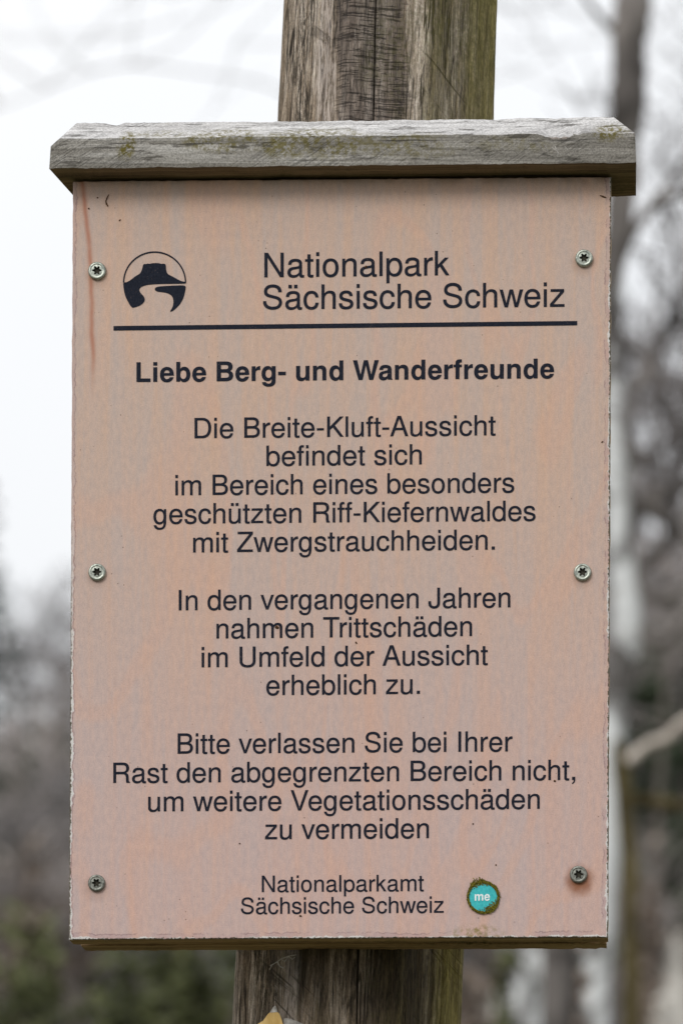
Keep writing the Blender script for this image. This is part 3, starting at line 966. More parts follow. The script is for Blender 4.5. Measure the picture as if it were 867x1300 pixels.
# round sticker and the moss round it
n = 64
c = P(613, 1139.5, 0)
random.seed(4)
v, f = [], []
for (s, y) in ((1, -.0001), (1, -.0006), (.97, -.0007)):
    for k in range(n):
        a = 2 * math.pi * k / n
        q = 18.4 * S * s * (1 + .012 * math.sin(3 * a + 1))
        v.append((c.x + q * math.cos(a), y, c.z + q * math.sin(a) * 1.0))
for j in range(2):
    for k in range(n):
        f.append((j * n + k, j * n + (k + 1) % n, (j + 1) * n + (k + 1) % n, (j + 1) * n + k))
f.append(tuple(2 * n + k for k in range(n)))
st = link('round_sticker', mesh('round_sticker', v, f), M['cyan'], sign)
lt = text_mesh('me', (602.3, 1143.6), (621.6, 1143.2), 15.2, True, -.00088)
o = link('lettering', lt, M['white_ink'], None)
o.data.transform(Matrix.Translation(-ORG))
o.parent = st
mb = MB()
for i in range(2200):
    a = random.uniform(0, 2 * math.pi)
    top = math.exp(-((a - 1.95) / .42) ** 2)
    rt = math.exp(-((a - 5.35) / .5) ** 2)
    side = math.exp(-((a - .5) / .7) ** 2)
    r = 18.2 + random.uniform(-.4, 1.4) + random.random() ** 2 * (1.0 + 6.5 * top + 2.5 * rt + 1.5 * side)
    if random.random() < .5 * top: r -= random.random() * 3.5
    if random.random() < .65 * rt: r -= random.random() * 6.5
    q = P(613 + r * math.cos(a), 1139.5 - r * math.sin(a), -.0002)
    h = random.uniform(.0004, .0011)
    e = random.uniform(.0002, .0005)
    b = random.uniform(0, 6.3)
    u1 = Vector((math.cos(b) * e, 0, math.sin(b) * e))
    u2 = Vector((-math.sin(b) * e, 0, math.cos(b) * e))
    up_ = Vector((random.uniform(-.3, .3) * e, -h, random.uniform(-.3, .3) * e))
    mb.tri(q + u1 * 1.3 + up_, q - u1 * .8 - u2 + up_ * .8, q - u1 * .8 + u2 + up_ * .6)
mb.build('moss', M['moss'], sign)

# bits of dirt and a hair-like fibre on the face
mb = MB()
mb.tube([P(*q, -.0004) for q in ((138.5, 247), (136.3, 251), (134.7, 255.5), (135.6, 259), (137.2, 261.5))], [.0002, .00035, .0004, .00045, .0004], 5)
mb.build('fibre', M['dirt'], sign)
mb = MB()
mb.tube([P(*q, -.0003) for q in ((761, 248), (765, 249.4), (769, 250.8))], [.0002, .0004, .0003], 5)
mb.build('fibre', M['dirt'], sign)
for px, py, r in ((351.5, 796, 2.6), (452.5, 816, 1.6), (704, 991.5, 1.6), (381.5, 1163, 1.5), (464, 339, 1.8), (124.3, 251, 1), (764, 561, 1.4), (304.5, 1071, 1), (600, 1046, 1.2), (629, 1098, 1.1), (113, 265, 1.1), (152.5, 279.5, 1.2)):
    q = P(px, py, 0)
    mb = MB()
    for k in range(3):
        rr = r * S * random.uniform(.5, .9)
        cc = q + Vector((random.uniform(-1, 1) * r * S * .5, 0, random.uniform(-1, 1) * r * S * .5))
        mb.tube([cc + Vector((0, .0001, 0)), cc + Vector((0, -.0003, 0)), cc + Vector((0, -.0006, 0))], [rr, rr * .9, rr * .3], 6)
    mb.build('dirt_speck', M['dirt'], sign)


# ------------------------------------------------------------------ the post
def make_post():
    ya = .049 + .0625
    d = D + ya
    hw = 137 * K * d * .985
    a0 = P(492.5, 75, ya)
    b0 = P(442, 1255, ya)
    dx = (a0.x - b0.x) / (a0.z - b0.z)
    zt = P(0, -260, ya).z
    z_t0, z_t1 = P(0, 175, ya).z, P(0, -20, ya).z
    z_b0, z_b1 = P(0, 1320, ya).z, P(0, 1195, ya).z
    zs = [-.3, 0, .1, .3, .6, .9, 1.2, 1.5, 1.7]
    zs += [z_b0 - .03] + [z_b0 + (z_b1 - z_b0) * i / 60 for i in range(61)]
    zs += [z_b1 + (z_t0 - z_b1) * i / 24 for i in range(1, 24)]
    zs += [z_t0 + (z_t1 - z_t0) * i / 110 for i in range(111)] + [z_t1 + .04, z_t1 + .08, zt - .006, zt]
    base = Vector((b0.x + dx * (0 - b0.z), ya, 0))
    root = empty('wooden_post', base, 'grey weathered hewn wooden post carrying the information sign', 'post')
    n = 260
    rot = math.radians(6)
    v, f = [], []
    for z in zs:
        cx = b0.x + dx * (z - b0.z)
        uu = (z - b0.z) / (a0.z - b0.z)
        off = (22 * (1 - uu) - 8 * uu) * S                   # where the crack runs on the front flat
        ac = math.atan2(-hw, off)
        de = .009
        angs = [ac] + [ac + de + (2 * math.pi - 2 * de) * k / (n - 2) for k in range(n - 1)]
        for k, a in enumerate(angs):
            b = (a - rot) % (math.pi / 4)
            b = min(b, math.pi / 4 - b) if False else ((a - rot + math.pi / 8) % (math.pi / 4)) - math.pi / 8
            r = hw / math.cos(b) * .992
            r = min(r, hw * 1.058)                           # arrises worn round
            q = Vector((math.cos(a) * 3, math.sin(a) * 3, z * 2.4))
            r += .0016 * mn.noise(q) + .0007 * mn.noise(Vector((math.cos(a) * 26, math.sin(a) * 26, z * 9))) + .0003 * mn.noise(Vector((math.cos(a) * 80, math.sin(a) * 80, z * 30)))
            r *= 1 + .055 * (1 - uu)
            if k == 0: r -= .011
            if z > zt - .003: r *= .93
            v.append((cx + r * math.cos(a), ya + r * math.sin(a), z))
    m = len(zs)
    for j in range(m - 1):
        for k in range(n):
            k2 = (k + 1) % n
            f.append((j * n + k, j * n + k2, (j + 1) * n + k2, (j + 1) * n + k))
    f.append(tuple((m - 1) * n + k for k in range(n)))
    f.append(tuple(reversed(range(n))))
    me = mesh('shaft', v, f)
    # grain follows the leaning axis: the mesh stands upright, the object carries the lean
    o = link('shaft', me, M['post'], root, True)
    for vert in me.vertices: vert.co.x -= dx * vert.co.z
    o.rotation_euler = (0, math.atan(dx), 0)
    return ya - hw


POST_Y = make_post()

# pointed yellow marker fixed to the post, only its tip in the picture
def marker():
    y = POST_Y - .001
    b = P(352, 1420, y)
    root = empty('trail_marker', b, 'pale yellow pointed wooden marker with a grey tip on the post below the sign', 'marker')
    def slab(outline, yy0, yy1, name, mat):
        n = len(outline)
        v = [P(px, py, yy0) for px, py in outline] + [P(px, py, yy1) for px, py in outline]
        f = [tuple(range(n)), tuple(reversed([n + i for i in range(n)]))]
        f += [(i, n + i, n + (i + 1) % n, (i + 1) % n) for i in range(n)]
        me = mesh(name, v, f)
        bm = bmesh.new(); bm.from_mesh(me); bmesh.ops.recalc_face_normals(bm, faces=bm.faces); bm.to_mesh(me); bm.free()
        return link(name, me, mat, root)
    slab([(324, 1420), (324, 1303), (328, 1299.5), (334, 1296), (340.5, 1287), (343, 1285), (351.5, 1284.5), (354, 1286), (356.5, 1291), (358.5, 1297), (360, 1303), (360, 1420)], y - .006, y, 'marker_face', M['yellow'])
    slab([(342.6, 1285.6), (347, 1278.5), (349.3, 1276.5), (350.5, 1278), (352.2, 1284.8)], y - .0063, y - .0002, 'grey_tip', M['grey_edge'])
    slab([(360.3, 1420), (360.3, 1293), (364, 1292.5), (372, 1294.5), (381, 1298), (386, 1301), (386, 1420)], y - .004, y + .002, 'grey_side', M['grey_edge'])


marker()

# scrap of cobweb under the board
mb = MB()
wb = POST_Y - .001
web = empty('cobweb', P(358, 1212, wb), 'torn scrap of pale cobweb between the sign and the post', 'cobweb')
for pts in (((343, 1226), (352, 1221), (357, 1217), (366, 1214), (376, 1212)), ((352, 1221), (355, 1227), (360, 1229)), ((357, 1217), (361, 1221), (366, 1214)), ((366, 1214), (371, 1218), (374, 1215)), ((345, 1225), (342, 1231))):
    mb.tube([P(px + .4, py, wb - .001) for px, py in pts], [.0003] * len(pts), 4)
mb.build('thread', M['web'], web)

# ------------------------------------------------------------------ background vegetation
M['bark_dark'] = mat_simple('dark_bark', lin(34, 31, 30), lin(140, 134, 130), 5, .9, .1, 0, .8, .02, (2.2, 2.2, .9))
M['bark_grey'] = mat_simple('grey_bark', lin(74, 68, 64), lin(128, 120, 114), 9, .9, .1, 0, .6, .01, (2, 2, .7))
M['bark_olive'] = mat_simple('mossy_bark', lin(50, 44, 30), lin(106, 96, 66), 10, .9, .1, 0, .6, .01, (2, 2, .7))
M['branch_pale'] = mat_simple('pale_branch', lin(150, 140, 130), lin(210, 200, 190), 16, .9, .1)
M['twig'] = mat_simple('grey_twigs', lin(88, 84, 84), lin(146, 142, 142), 2, .9, .1)
M['twig_pale'] = mat_simple('pale_twigs', lin(118, 110, 108), lin(184, 176, 172), 2, .9, .1)
M['twig_brown'] = mat_simple('brown_twigs', lin(84, 74, 68), lin(136, 124, 114), 2, .9, .1)
M['needle'] = mat_simple('dark_needles', lin(50, 60, 48), lin(98, 108, 88), 3, .85, .2)  # needle colour lightened to stand in for haze
M['needle_blue'] = mat_simple('bluish_needles', lin(46, 58, 54), lin(92, 106, 98), 3, .85, .2)
M['heather'] = mat_simple('brown_heath', lin(78, 72, 62), lin(132, 122, 108), 4, .9, .1)
M['mossgreen'] = mat_simple('green_cushions', lin(62, 68, 42), lin(108, 112, 70), 3, .95, .1)
M['stone'] = mat_simple('pale_sandstone', lin(128, 124, 118), lin(212, 208, 200), 5, .9, .2, 0, .5, .03)


def mat_birch():
    t = NT('birch_bark', rough=.75, spec=.2)
    x, y, z = t.sep()
    p = t.noise(1, t.map((5, 5, 4.2)), 4, .6, .6)
    bands = t.noise(1, t.map((6, 6, 46), loc=(3, 2, 1)), 3, .6)
    up = t.ma('ADD', t.step(z, 2.9, 3.6, 0, .3), t.step(z, .95, 1.45, .2, 0))
    dark = t.step(t.ma('ADD', p, up), .50, .60, 0, .92)
    c = t.mix(t.step(bands, .55, .7, 0, .45), lin(208, 210, 210), lin(140, 136, 130))
    c = t.mix(dark, c, lin(62, 56, 52))
    return t.done(c, t.bump(p, .4, .01))


M['birch'] = mat_birch()


def smooth_line(pts, rad, k=5):
    """Catmull-Rom through pts"""
    P_ = [pts[0] * 2 - pts[1]] + pts + [pts[-1] * 2 - pts[-2]]
    op, orr = [], []
    for i in range(1, len(P_) - 2):
        a, b, c_, d_ = P_[i - 1:i + 3]
        for s in range(k):
            u = s / k
            op.append(.5 * ((2 * b) + (c_ - a) * u + (2 * a - 5 * b + 4 * c_ - d_) * u * u + (3 * b - a - 3 * c_ + d_) * u ** 3))
            orr.append(rad[i - 1] * (1 - u) + rad[i] * u)
    op.append(pts[-1])
    orr.append(rad[-1])
    return op, orr


def px_line(mb, pts, d, n=8, wob=.15):
    """limb through photo points (px, py, radius in px) at distance d; the first point may be ('g', px) = on the ground"""
    ps, rs = [], []
    for q in pts:
        ps.append(at(q[0], q[1], d + (q[3] if len(q) > 3 else 0)))
        rs.append(q[2] * K * d)
    a, b = smooth_line(ps, rs)
    mb.tube(a, b, n, True, wob)


def root_down(px, d, r):
    """photo-pixel entry where a stem at column px and distance d meets the ground"""
    p = at(px, 1300, d)
    g = gz(p.x, p.y) - .08
    return (px, VY - (g - ZC) / (K * d), r)


def grow(mb, p, dr, ln, r, depth, rng, up=.12, spread=.75, kids=5, minr=.0022):
    segs = 4
    pts, rad = [p.copy()], [r]
    d_ = dr.copy()
    for i in range(segs):
        d_ = (d_ + Vector((rng.uniform(-1, 1), rng.uniform(-1, 1), rng.uniform(-.6, 1))) * .16 + Vector((0, 0, up * .3))).normalized()
        pts.append(pts[-1] + d_ * ln / segs)
        rad.append(max(r * (1 - .8 * (i + 1) / segs), minr * .7))
    mb.tube(pts, rad, 5 if depth > 1 else 3, False)
    if depth == 0: return
    for k in range(kids):
        u = rng.uniform(.25, 1)
        i = min(int(u * segs), segs - 1)
        q = pts[i].lerp(pts[i + 1], u * segs - i)
        side = Vector((rng.uniform(-1, 1), rng.uniform(-1, 1), rng.uniform(-.35, .8))).normalized()
        nd = (dr * (1 - spread) + side * spread + Vector((0, 0, up))).normalized()
        grow(mb, q, nd, ln * rng.uniform(.42, .68), max(r * .42, minr), depth - 1, rng, up, spread, kids, minr)


def bare_tree(px, d, top_py, seed, label, trunk_r=.07, mat='bark_grey', twig='twig', depth=3, kids=6, start=.25, name='bare_tree', group='bare trees on the slope behind', width=.45, minr=.004, lean=0):
    rng = random.Random(seed)
    b = at(px, 1300, d)
    g = gz(b.x, b.y)
    base = Vector((b.x, b.y, g))
    H = ZC + (VY - top_py) * K * d - g
    root = empty(name, base, label, 'tree', group)
    mb = MB()
    pts, rad = [], []
    m = 9
    for i in range(m + 1):
        u = i / m
        pts.append(base + Vector((lean * u * u + H * .03 * mn.noise(Vector((seed, u * 3, 0))) * u, H * .03 * mn.noise(Vector((seed, u * 3, 9))), H * u * .93 - .1 * (1 - u))))
        rad.append(trunk_r * (1 - .85 * u) + .004)
    a, r_ = smooth_line(pts, rad, 3)
    mb.tube(a, r_, 8, True, .15)
    mb.build('trunk', M[mat], root, True)
    cb = MB()
    for k in range(int(9 + H * 1.6)):
        u = rng.uniform(start, 1)
        i = min(int(u * m), m - 1)
        q = pts[i].lerp(pts[i + 1], u * m - i)
        an = rng.uniform(0, 6.283)
        dr = Vector((math.cos(an), math.sin(an), rng.uniform(.15, .9))).normalized()
        grow(cb, q, dr, H * width * (1.15 - .75 * u) * rng.uniform(.6, 1.1), trunk_r * .33 * (1.1 - u * .7), depth - 1, rng, .12, .7, kids, minr)
    cb.build('crown', M[twig], root)
    return root


def conifer(px, d, top_py, seed, label, spread=.28, mat='needle', group='dark conifers on the slope behind'):
    rng = random.Random(seed)
    b = at(px, 1300, d)
    g = gz(b.x, b.y)
    base = Vector((b.x, b.y, g))
    H = ZC + (VY - top_py) * K * d - g
    root = empty('conifer', base, label, 'tree', group)
    mb = MB()
    mb.tube([base + Vector((0, 0, -.1)), base + Vector((0, 0, H * .5)), base + Vector((0, 0, H * .98))], [.02 * H + .01, .012 * H, .004], 8)
    mb.build('trunk', M['bark_dark'], root, True)
    cb = MB()
    tiers = int(10 + H * 5)
    for ti in range(tiers):
        u = .06 + .93 * ti / tiers
        z = H * u
        R = H * spread * (1 - u) ** .85 + .05
        for k in range(rng.randint(5, 8)):
            an = rng.uniform(0, 6.283)
            L = R * rng.uniform(.6, 1.15)
            dirv = Vector((math.cos(an), math.sin(an), -.22 + .5 * u))
            side = Vector((-math.sin(an), math.cos(an), 0))
            o = base + Vector((0, 0, z))
            m = max(int(L / .07), 3)
            for j in range(m):
                q = o + dirv * L * (j + .6) / m
                wd = (.05 + .16 * L * (1 - j / m)) * rng.uniform(.6, 1.2)
                for s in (-1, 1):
                    tip = q + side * s * wd + dirv * wd * .6 + Vector((0, 0, -.25 * wd + rng.uniform(-.02, .02)))
                    h = rng.uniform(.018, .035)
                    cb.tri(q + Vector((0, 0, h)), q - Vector((0, 0, h)), tip)
                    cb.tri(q + dirv * h, q - dirv * h, tip)
    cb.build('crown', M[mat], root)


# the stems near the right-hand edge
# dark tree: from the upper right corner down behind the board to the foot of the picture
d = 8.0
g0 = root_down(706, d, 25)
p0 = at(g0[0], g0[1], d)
root = empty('dark_barked_tree', p0, 'dark grey trunk rising behind the right edge of the sign into the upper right corner', 'tree')
mb = MB()
px_line(mb, [g0, (709, 1300, 21), (710, 1150, 21), (722, 850, 20), (738, 620, 18), (756, 460, 15), (768, 380, 15), (783, 300, 17), (790, 230, 19), (792, 180, 17), (797, 130, 24), (799, 60, 21), (802, 10, 25), (803, -80, 21), (812, -400, 15), (830, -800, 6)], d, 12, .22)
mb.build('trunk', M['bark_dark'], root, True)
for pts in ([(772, 370, 9), (792, 318, 7), (812, 280, 6), (836, 254, 8), (860, 246, 5), (930, 225, 3)], [(797, 120, 7), (770, 170, 8), (757, 250, 3)],
            [(836, 254, 5), (855, 220, 3), (890, 170, 2)], [(801, 20, 8), (830, -40, 6), (900, -140, 4)], [(799, 60, 6), (760, 20, 4), (715, -40, 3)]):
    b = MB()
    px_line(b, pts, d, 6, .1)
    b.build('branch', M['bark_dark'], root, True)
rng = random.Random(5)
cb = MB()
for (px, py, dx, dz) in ((715, -40, -1, .5), (757, 240, -.6, -.6), (860, 246, 1, .4), (836, 254, .3, -1), (812, -400, .3, 1), (806, -200, -1, .6)):
    for k in range(2):
        grow(cb, at(px, py, d), Vector((dx + rng.uniform(-.5, .5), rng.uniform(-.5, .5), dz + rng.uniform(-.5, .5))).normalized(), rng.uniform(.2, .4), .006, 1, rng, .05, .7, 3, .002)
cb.build('crown', M['twig'], root)

# birch beside it
d = 10.0
g0 = root_down(752, d, 21)
root = empty('birch', at(g0[0], g0[1], d), 'white birch trunk with dark patches showing along the right edge of the sign', 'tree')
mb = MB()
px_line(mb, [g0, (755, 1300, 18), (758, 1200, 19), (768, 1080, 19), (773, 1000, 18), (778, 930, 18), (785, 870, 18), (793, 820, 18), (794, 760, 18), (787, 690, 17), (783, 620, 17), (780, 540, 16), (779, 470, 14), (780, 400, 11), (786, 250, 9), (797, 60, 7), (803, -200, 6), (812, -600, 3)], d, 12, .12)
mb.build('trunk', M['birch'], root, True)
for pts in ([(795, 545, 7), (803, 500, 5), (825, 470, 6), (843, 425, 6), (868, 375, 5), (905, 300, 3)], [(785, 520, 9), (792, 560, 8), (815, 585, 7), (845, 560, 4), (890, 520, 3)], [(788, 690, 8), (815, 640, 7), (850, 622, 6), (900, 600, 4)], [(825, 470, 5), (845, 480, 4), (880, 520, 3)],
            [(788, 830, 6), (810, 800, 7), (838, 815, 6), (880, 770, 4)], [(783, 600, 6), (805, 640, 8), (835, 650, 7), (880, 690, 4)], [(781, 470, 5), (800, 440, 5), (830, 470, 5), (850, 530, 6), (880, 560, 4)], [(787, 700, 6), (812, 745, 7), (845, 760, 6), (885, 730, 4)], [(790, 760, 6), (815, 720, 6), (845, 690, 5), (880, 640, 3)]):
    b = MB()
    px_line(b, [(q[0], q[1], q[2] * 1.5) for q in pts], d, 6, .2)
    b.build('branch', M['bark_dark'], root, True)
cb = MB()
rng = random.Random(9)
for (px, py, dx, dz) in ((868, 375, .5, .8), (843, 425, 1, .2), (845, 560, 1, .5), (850, 622, 1, .5), (845, 480, 1, -.3), (900, 600, 1, .3), (905, 300, .4, .9), (845, 690, .6, .6), (815, 640, .2, .9)):
    for k in range(4):
        grow(cb, at(px, py, d), Vector((dx + rng.uniform(-.6, .6), rng.uniform(-.6, .6), dz + rng.uniform(-.6, .6))).normalized(), rng.uniform(.4, .9), .007, 2, rng, .04, .7, 5, .0024)
cb.build('crown', M['twig'], root)

# broken birch snag under the right half of the board
d = 10.5
g0 = root_down(662, d, 27)
root = empty('birch_snag', at(g0[0], g0[1], d), 'white broken birch stem between the post and the dark trunk, below the sign', 'tree')
mb = MB()
px_line(mb, [g0, (668, 1300, 21), (674, 1250, 24), (684, 1180, 23), (690, 1000, 22), (690, 850, 19), (688, 760, 15), (687, 745, 4)], d, 12, .16)
mb.build('trunk', M['birch'], root, True)

# mossy dead stem with two side limbs at the right edge
d = 9.0
g0 = root_down(803, d, 13)
root = empty('dead_sapling', at(g0[0], g0[1], d), 'olive mossy dead stem with a pale limb and a mossy limb at the right edge', 'tree')
mb = MB()
px_line(mb, [g0, (801, 1300, 12), (799, 1180, 11), (797, 1080, 11), (791, 1010, 11), (786, 965, 10), (782, 940, 5)], d, 9, .2)
mb.build('trunk', M['bark_olive'], root, True)
b = MB()
px_line(b, [(787, 966, 5), (800, 963, 8), (822, 945, 6), (845, 937, 7), (868, 916, 6), (910, 899, 6), (990, 850, 4)], d, 8, .12)
b.build('limb', M['branch_pale'], root, True)['label'] = 'pale bare limb'
b = MB()
px_line(b, [(793, 1016, 10), (825, 1018, 9), (862, 1022, 9), (905, 1030, 7), (980, 1050, 4)], d, 8, .15)
b.build('limb', M['bark_olive'], root, True)

# tree behind the post: its trunk hides behind it, its thin branches cross the white sky
d = 15.0
g0 = root_down(452, d, 40)
root = empty('branching_tree', at(g0[0], g0[1], d), 'bare tree behind the post whose thin branches cross the sky at the upper left', 'tree')
mb = MB()
px_line(mb, [g0, (455, 1300, 34), (465, 900, 32), (480, 500, 28), (490, 150, 24), (494, -50, 20), (500, -500, 12), (505, -900, 5)], d, 10, .12)
mb.build('trunk', M['bark_grey'], root, True)
for pts in ([(480, 200, 9), (400, 140, 7), (330, 105, 6), (250, 92, 5.5), (170, 82, 6.5), (110, 92, 5), (60, 112, 5), (0, 135, 4), (-60, 150, 3)],
            [(165, 82, 5), (170, 40, 4), (175, -30, 3), (185, -120, 2)], [(170, 82, 5), (215, 62, 4.5), (245, 40, 4), (290, -10, 3), (330, -70, 2)],
            [(120, 92, 4), (85, 70, 3), (50, 20, 2.5), (30, -40, 2)],
            [(494, 0, 8), (560, -20, 6), (640, 10, 5), (690, 60, 3.5), (735, 130, 2.5)], [(640, 10, 4), (700, 0, 3), (760, -30, 2)], [(490, 120, 7), (560, 110, 6), (650, 95, 4), (720, 60, 3)]):
    b = MB()
    px_line(b, [(q[0], q[1], q[2] * .2) for q in pts], d, 6, .1)
    b.build('branch', M['twig'], root, True)
cb = MB()
rng = random.Random(21)
for (px, py) in ((60, 112), (170, 40), (290, -10), (0, 135), (690, 60), (700, 0), (735, 130), (300, 55), (640, 10), (500, -500), (500, -300), (503, -700)):
    for k in range(3):
        grow(cb, at(px, py, d), Vector((rng.uniform(-1, 1), rng.uniform(-.5, .5), rng.uniform(-.4, 1))).normalized(), rng.uniform(.5, 1.0), .003, 1, rng, .05, .7, 3, .0013)
cb.build('crown', M['twig'], root)

# thin pale sapling lower left, under the board
d = 13.0
g0 = root_down(250, d, 14)
root = empty('leaning_sapling', at(g0[0], g0[1], d), 'thin grey sapling stem leaning on the green slope left of the post', 'tree')
mb = MB()
px_line(mb, [g0, (243, 1300, 12), (241, 1250, 12), (232, 1205, 11), (215, 1100, 9), (205, 950, 6), (200, 800, 3)], d, 8, .15)
mb.build('trunk', M['bark_olive'], root, True)

# trees farther up the slope: (column, distance, top, kind)
BARE = [
 (-60, 30, 730, 'grey bare tree at the far left edge, left of the sign'),
 (22, 34, 770, 'grey bare tree with fine twigs, left of the sign near the photo edge'),
 (70, 28, 800, 'grey bare tree with fine twigs, close to the left edge of the sign'),
 (150, 36, 740, 'grey bare tree hidden behind the left part of the sign'),
 (260, 30, 700, 'grey bare tree hidden behind the sign left of the post'),
 (560, 33, 640, 'grey bare tree hidden behind the sign right of the post'),
 (690, 28, 560, 'grey bare tree hidden behind the right part of the sign'),
 (800, 26, 500, 'grey bare tree with fine twigs just right of the sign edge'),
 (850, 34, 470, 'grey bare tree with fine twigs at the right photo edge'),
 (930, 30, 430, 'grey bare tree beyond the right photo edge, taller than its neighbours'),
]
for i, (px, d, top, lb) in enumerate(BARE):
    bare_tree(px, d, top, 40 + i, lb, trunk_r=.09, depth=3, kids=7, minr=.0065 if px < 600 else .011)
for i, (px, d, top, lb) in enumerate([(40, 15, 1030, 'grey twiggy shrub low at the left photo edge'), (-20, 14, 1040, 'grey twiggy shrub beyond the left photo edge'), (85, 17, 1000, 'grey twiggy shrub at the lower left edge of the sign'),
                                      (830, 15, 1120, 'grey twiggy shrub low at the right photo edge'), (610, 16, 1150, 'grey twiggy shrub under the board right of the post')]):
    bare_tree(px, d, top, 80 + i, lb, trunk_r=.02, mat='bark_dark', twig='twig', depth=3, kids=6, start=.05, name='bare_shrub', group='twiggy shrubs on the slope', width=.6, minr=.0035)
for i, (px, d, top, lb) in enumerate([(28, 16, 880, 'pale twiggy sapling at the left photo edge, in front of the dark conifers'), (78, 17, 860, 'pale twiggy sapling touching the left edge of the sign, above the lower screw'), (-15, 15, 920, 'pale twiggy sapling just beyond the left photo edge'), (838, 16, 640, 'pale twiggy sapling between the birch and the right photo edge'), (875, 18, 600, 'pale twiggy sapling just beyond the right photo edge')]):
    bare_tree(px, d, top, 180 + i, lb, trunk_r=.025, mat='bark_grey', twig='twig_pale', depth=3, kids=6, start=.1, name='sapling', group='pale saplings on the slope', width=.42, minr=.0035)
CON = [
 (-36, 22, 585, .22, 'needle_blue', 'bluish dark conifer whose tip leans in at the left photo edge'),
 (66, 19, 905, .42, 'needle', 'small dark conifer beside the left edge of the sign'),
 (10, 20, 960, .45, 'needle', 'small dark conifer low at the left photo edge'),
 (170, 20, 900, .4, 'needle', 'dark conifer hidden behind the left part of the sign'),
 (620, 19, 850, .4, 'needle', 'dark conifer hidden behind the right half of the sign'),
 (815, 17, 800, .30, 'needle', 'dark conifer standing right beside the birch trunk'),
 (868, 18, 740, .34, 'needle', 'dark conifer at the right photo edge behind the pale limb'),
 (950, 19, 700, .34, 'needle', 'dark conifer beyond the right photo edge'),
]
for i, (px, d, top, sp_, mt, lb) in enumerate(CON):
    conifer(px, d, top, 120 + i, lb, sp_, mt)


def leafy_shrub(px, d, top_py, seed, label, mat, wpx, name='shrub', group='leafy shrubs on the slope', cnt=900, leaf=.035, hollow=.25):
    rng = random.Random(seed)
    b = at(px, 1300, d)
    g = gz(b.x, b.y)
    base = Vector((b.x, b.y, g))
    H = max(ZC + (VY - top_py) * K * d - g, .4)
    W = wpx * K * d
    root = empty(name, base, label, 'shrub', group)
    mb = MB()
    tips = []
    for k in range(16):
        an = rng.uniform(0, 6.283)
        r = W * rng.uniform(.1, .8)
        tip = base + Vector((math.cos(an) * r, math.sin(an) * r, H * rng.uniform(.5, .95)))
        mid = base.lerp(tip, .5) + Vector((0, 0, H * .1))
        mb.tube([base + Vector((0, 0, -.03)), mid, tip], [.012, .008, .004], 5)
        tips += [mid, tip, mid.lerp(tip, .5)]
    mb.build('stem', M['bark_dark'], root)
    cb = MB()
    for k in range(cnt):
        c_ = rng.choice(tips)
        q = c_ + Vector((rng.gauss(0, .14) * W, rng.gauss(0, .14) * W, rng.gauss(0, .1) * H))
        if q.z < g: continue
        e = Vector((rng.uniform(-1, 1), rng.uniform(-1, 1), rng.uniform(-1, 1))).normalized() * leaf * rng.uniform(.6, 1.4)
        o_ = e.cross(Vector((rng.uniform(-1, 1), rng.uniform(-1, 1), rng.uniform(-1, 1)))).normalized() * leaf * .5
        cb.quad(q - e, q + o_, q + e, q - o_)
    cb.build('crown', M[mat], root)


M['leaf_brown'] = mat_simple('withered_leaves', lin(90, 80, 72), lin(150, 136, 124), 6, .8, .2)
M['leaf_green'] = mat_simple('bilberry_leaves', lin(56, 60, 40), lin(102, 106, 70), 6, .8, .2)
M['leaf_pale'] = mat_simple('pale_withered_leaves', lin(140, 130, 124), lin(210, 202, 196), 6, .8, .2)
SH = [
 (30, 14, 1085, 'leaf_brown', 60, 'brown withered shrub low at the left edge of the photo'),
 (95, 15, 1120, 'leaf_brown', 50, 'brown withered shrub touching the lower left corner of the sign'),
 (-20, 16, 1030, 'leaf_pale', 45, 'pale dry shrub at the far left edge of the photo'),
 (62, 18, 1020, 'leaf_pale', 35, 'pale dry shrub beside the left edge of the sign'),
 (140, 11, 1200, 'leaf_green', 95, 'low green bilberry shrub under the lower left corner of the sign'),
 (235, 12, 1195, 'leaf_green', 90, 'low green bilberry shrub under the sign, nearest the post on its left'),
 (30, 10.5, 1215, 'leaf_green', 95, 'low green bilberry shrub at the lower left corner of the photo'),
 (825, 13, 1150, 'leaf_brown', 30, 'brown withered shrub low at the right edge of the photo'),
 (870, 15, 1180, 'leaf_pale', 45, 'pale dry shrub at the lower right corner of the photo'),
 (722, 8.5, 1225, 'leaf_brown', 22, 'small brown withered shrub in front of the dark trunk under the board'),
 (645, 9.5, 1262, 'leaf_green', 20, 'small green bilberry shrub at the foot of the broken birch stem'),
 (600, 13, 1225, 'leaf_brown', 40, 'brown withered shrub under the board just right of the post'),
]
for i, (px, d, top, mt, wpx, lb) in enumerate(SH):
    leafy_shrub(px, d, top, 300 + i, lb, mt, wpx, leaf=.03 if mt == 'leaf_pale' else .032, cnt=500 if mt == 'leaf_pale' else int(200 + 22 * wpx))
FAR = [(-90, 44, 900), (-40, 50, 960), (0, 42, 930), (35, 52, 985), (58, 40, 935), (90, 47, 880), (130, 45, 900), (180, 50, 860), (240, 44, 890), (310, 48, 850), (380, 45, 880), (450, 50, 850), (520, 44, 840), (590, 48, 870), (660, 45, 800), (720, 50, 830), (770, 44, 790), (800, 52, 760), (830, 42, 720), (862, 47, 780), (900, 44, 700), (950, 50, 760), (1010, 45, 730)]
for i, (px, d, top) in enumerate(FAR):
    conifer(px, d, top, 400 + i, 'one of the distant dark conifers in the row behind the sign', .3, 'needle', 'distant conifers behind the slope')
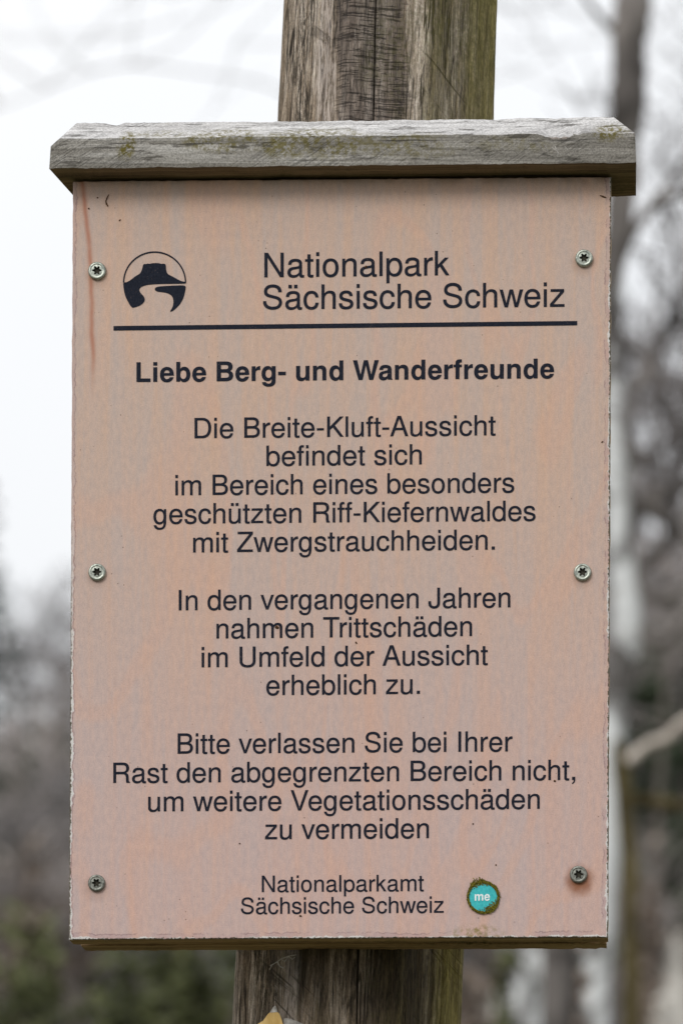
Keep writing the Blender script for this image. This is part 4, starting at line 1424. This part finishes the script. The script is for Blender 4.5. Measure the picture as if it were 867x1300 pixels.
# pale sandstone boulders
def boulder(px, py, d, r, seed, label):
    c_ = at(px, py, d)
    g = gz(c_.x, c_.y)
    bm = bmesh.new()
    bmesh.ops.create_icosphere(bm, subdivisions=4, radius=1)
    hz = max(c_.z + r * K * d - g, .1) * .62
    for v_ in bm.verts:
        n_ = v_.co.normalized()
        k = 1 + .28 * nz(n_, 1.3, seed) + .1 * nz(n_, 4, seed)
        v_.co = Vector((n_.x * r * K * d * k * 1.2, n_.y * r * K * d * k, n_.z * hz * k + hz * .6))
    me = bpy.data.meshes.new('boulder')
    bm.to_mesh(me)
    bm.free()
    o = link('boulder', me, M['stone'], None, True)
    o.location = (c_.x, c_.y, g)
    tag(o, label, 'boulder', 'sandstone boulders on the slope')


boulder(635, 1295, 13.5, 40, 1, 'pale sandstone boulder right of the post at the bottom of the photo')
boulder(852, 1250, 13, 34, 2, 'pale sandstone boulder at the lower right photo edge')
boulder(705, 1330, 12.5, 40, 3, 'pale sandstone boulder at the foot of the white birch')


# ground cover: cushions of moss and heath (nobody could count these)
def cover(name, mat, seed, cnt, gate, hmin, hmax, label):
    rng = random.Random(seed)
    mb = MB()
    c = 0
    while c < cnt:
        d = 6 + 20 * rng.random() ** .8
        px = rng.uniform(-250, 1050)
        p = at(px, 1300, d)
        q = nz((p.x, p.y, 0), .55, seed * .37)
        if gate * q < -.05 and rng.random() < .85: continue
        g = gz(p.x, p.y)
        for k in range(6):
            h = rng.uniform(hmin, hmax)
            a = rng.uniform(0, 6.283)
            o = Vector((p.x + rng.uniform(-.12, .12), p.y + rng.uniform(-.12, .12), g - .01))
            e = Vector((math.cos(a), math.sin(a), 0)) * h * .28
            t_ = o + Vector((rng.uniform(-.4, .4) * h, rng.uniform(-.4, .4) * h, h))
            mb.tri(o - e, o + e, t_)
            mb.tri(o + Vector((0, 0, h * .3)) - e, o + Vector((0, 0, h * .4)) + e * 1.4, t_ + e * 1.5)
        c += 1
    tag(mb.build(name, M[mat]), label, kind='stuff')


cover('moss_cover', 'mossgreen', 1, 5000, 1, .06, .22, 'green moss and bilberry covering the forest slope')
cover('heath_cover', 'heather', 2, 4200, -1, .08, .3, 'brown dwarf heath covering the forest slope')
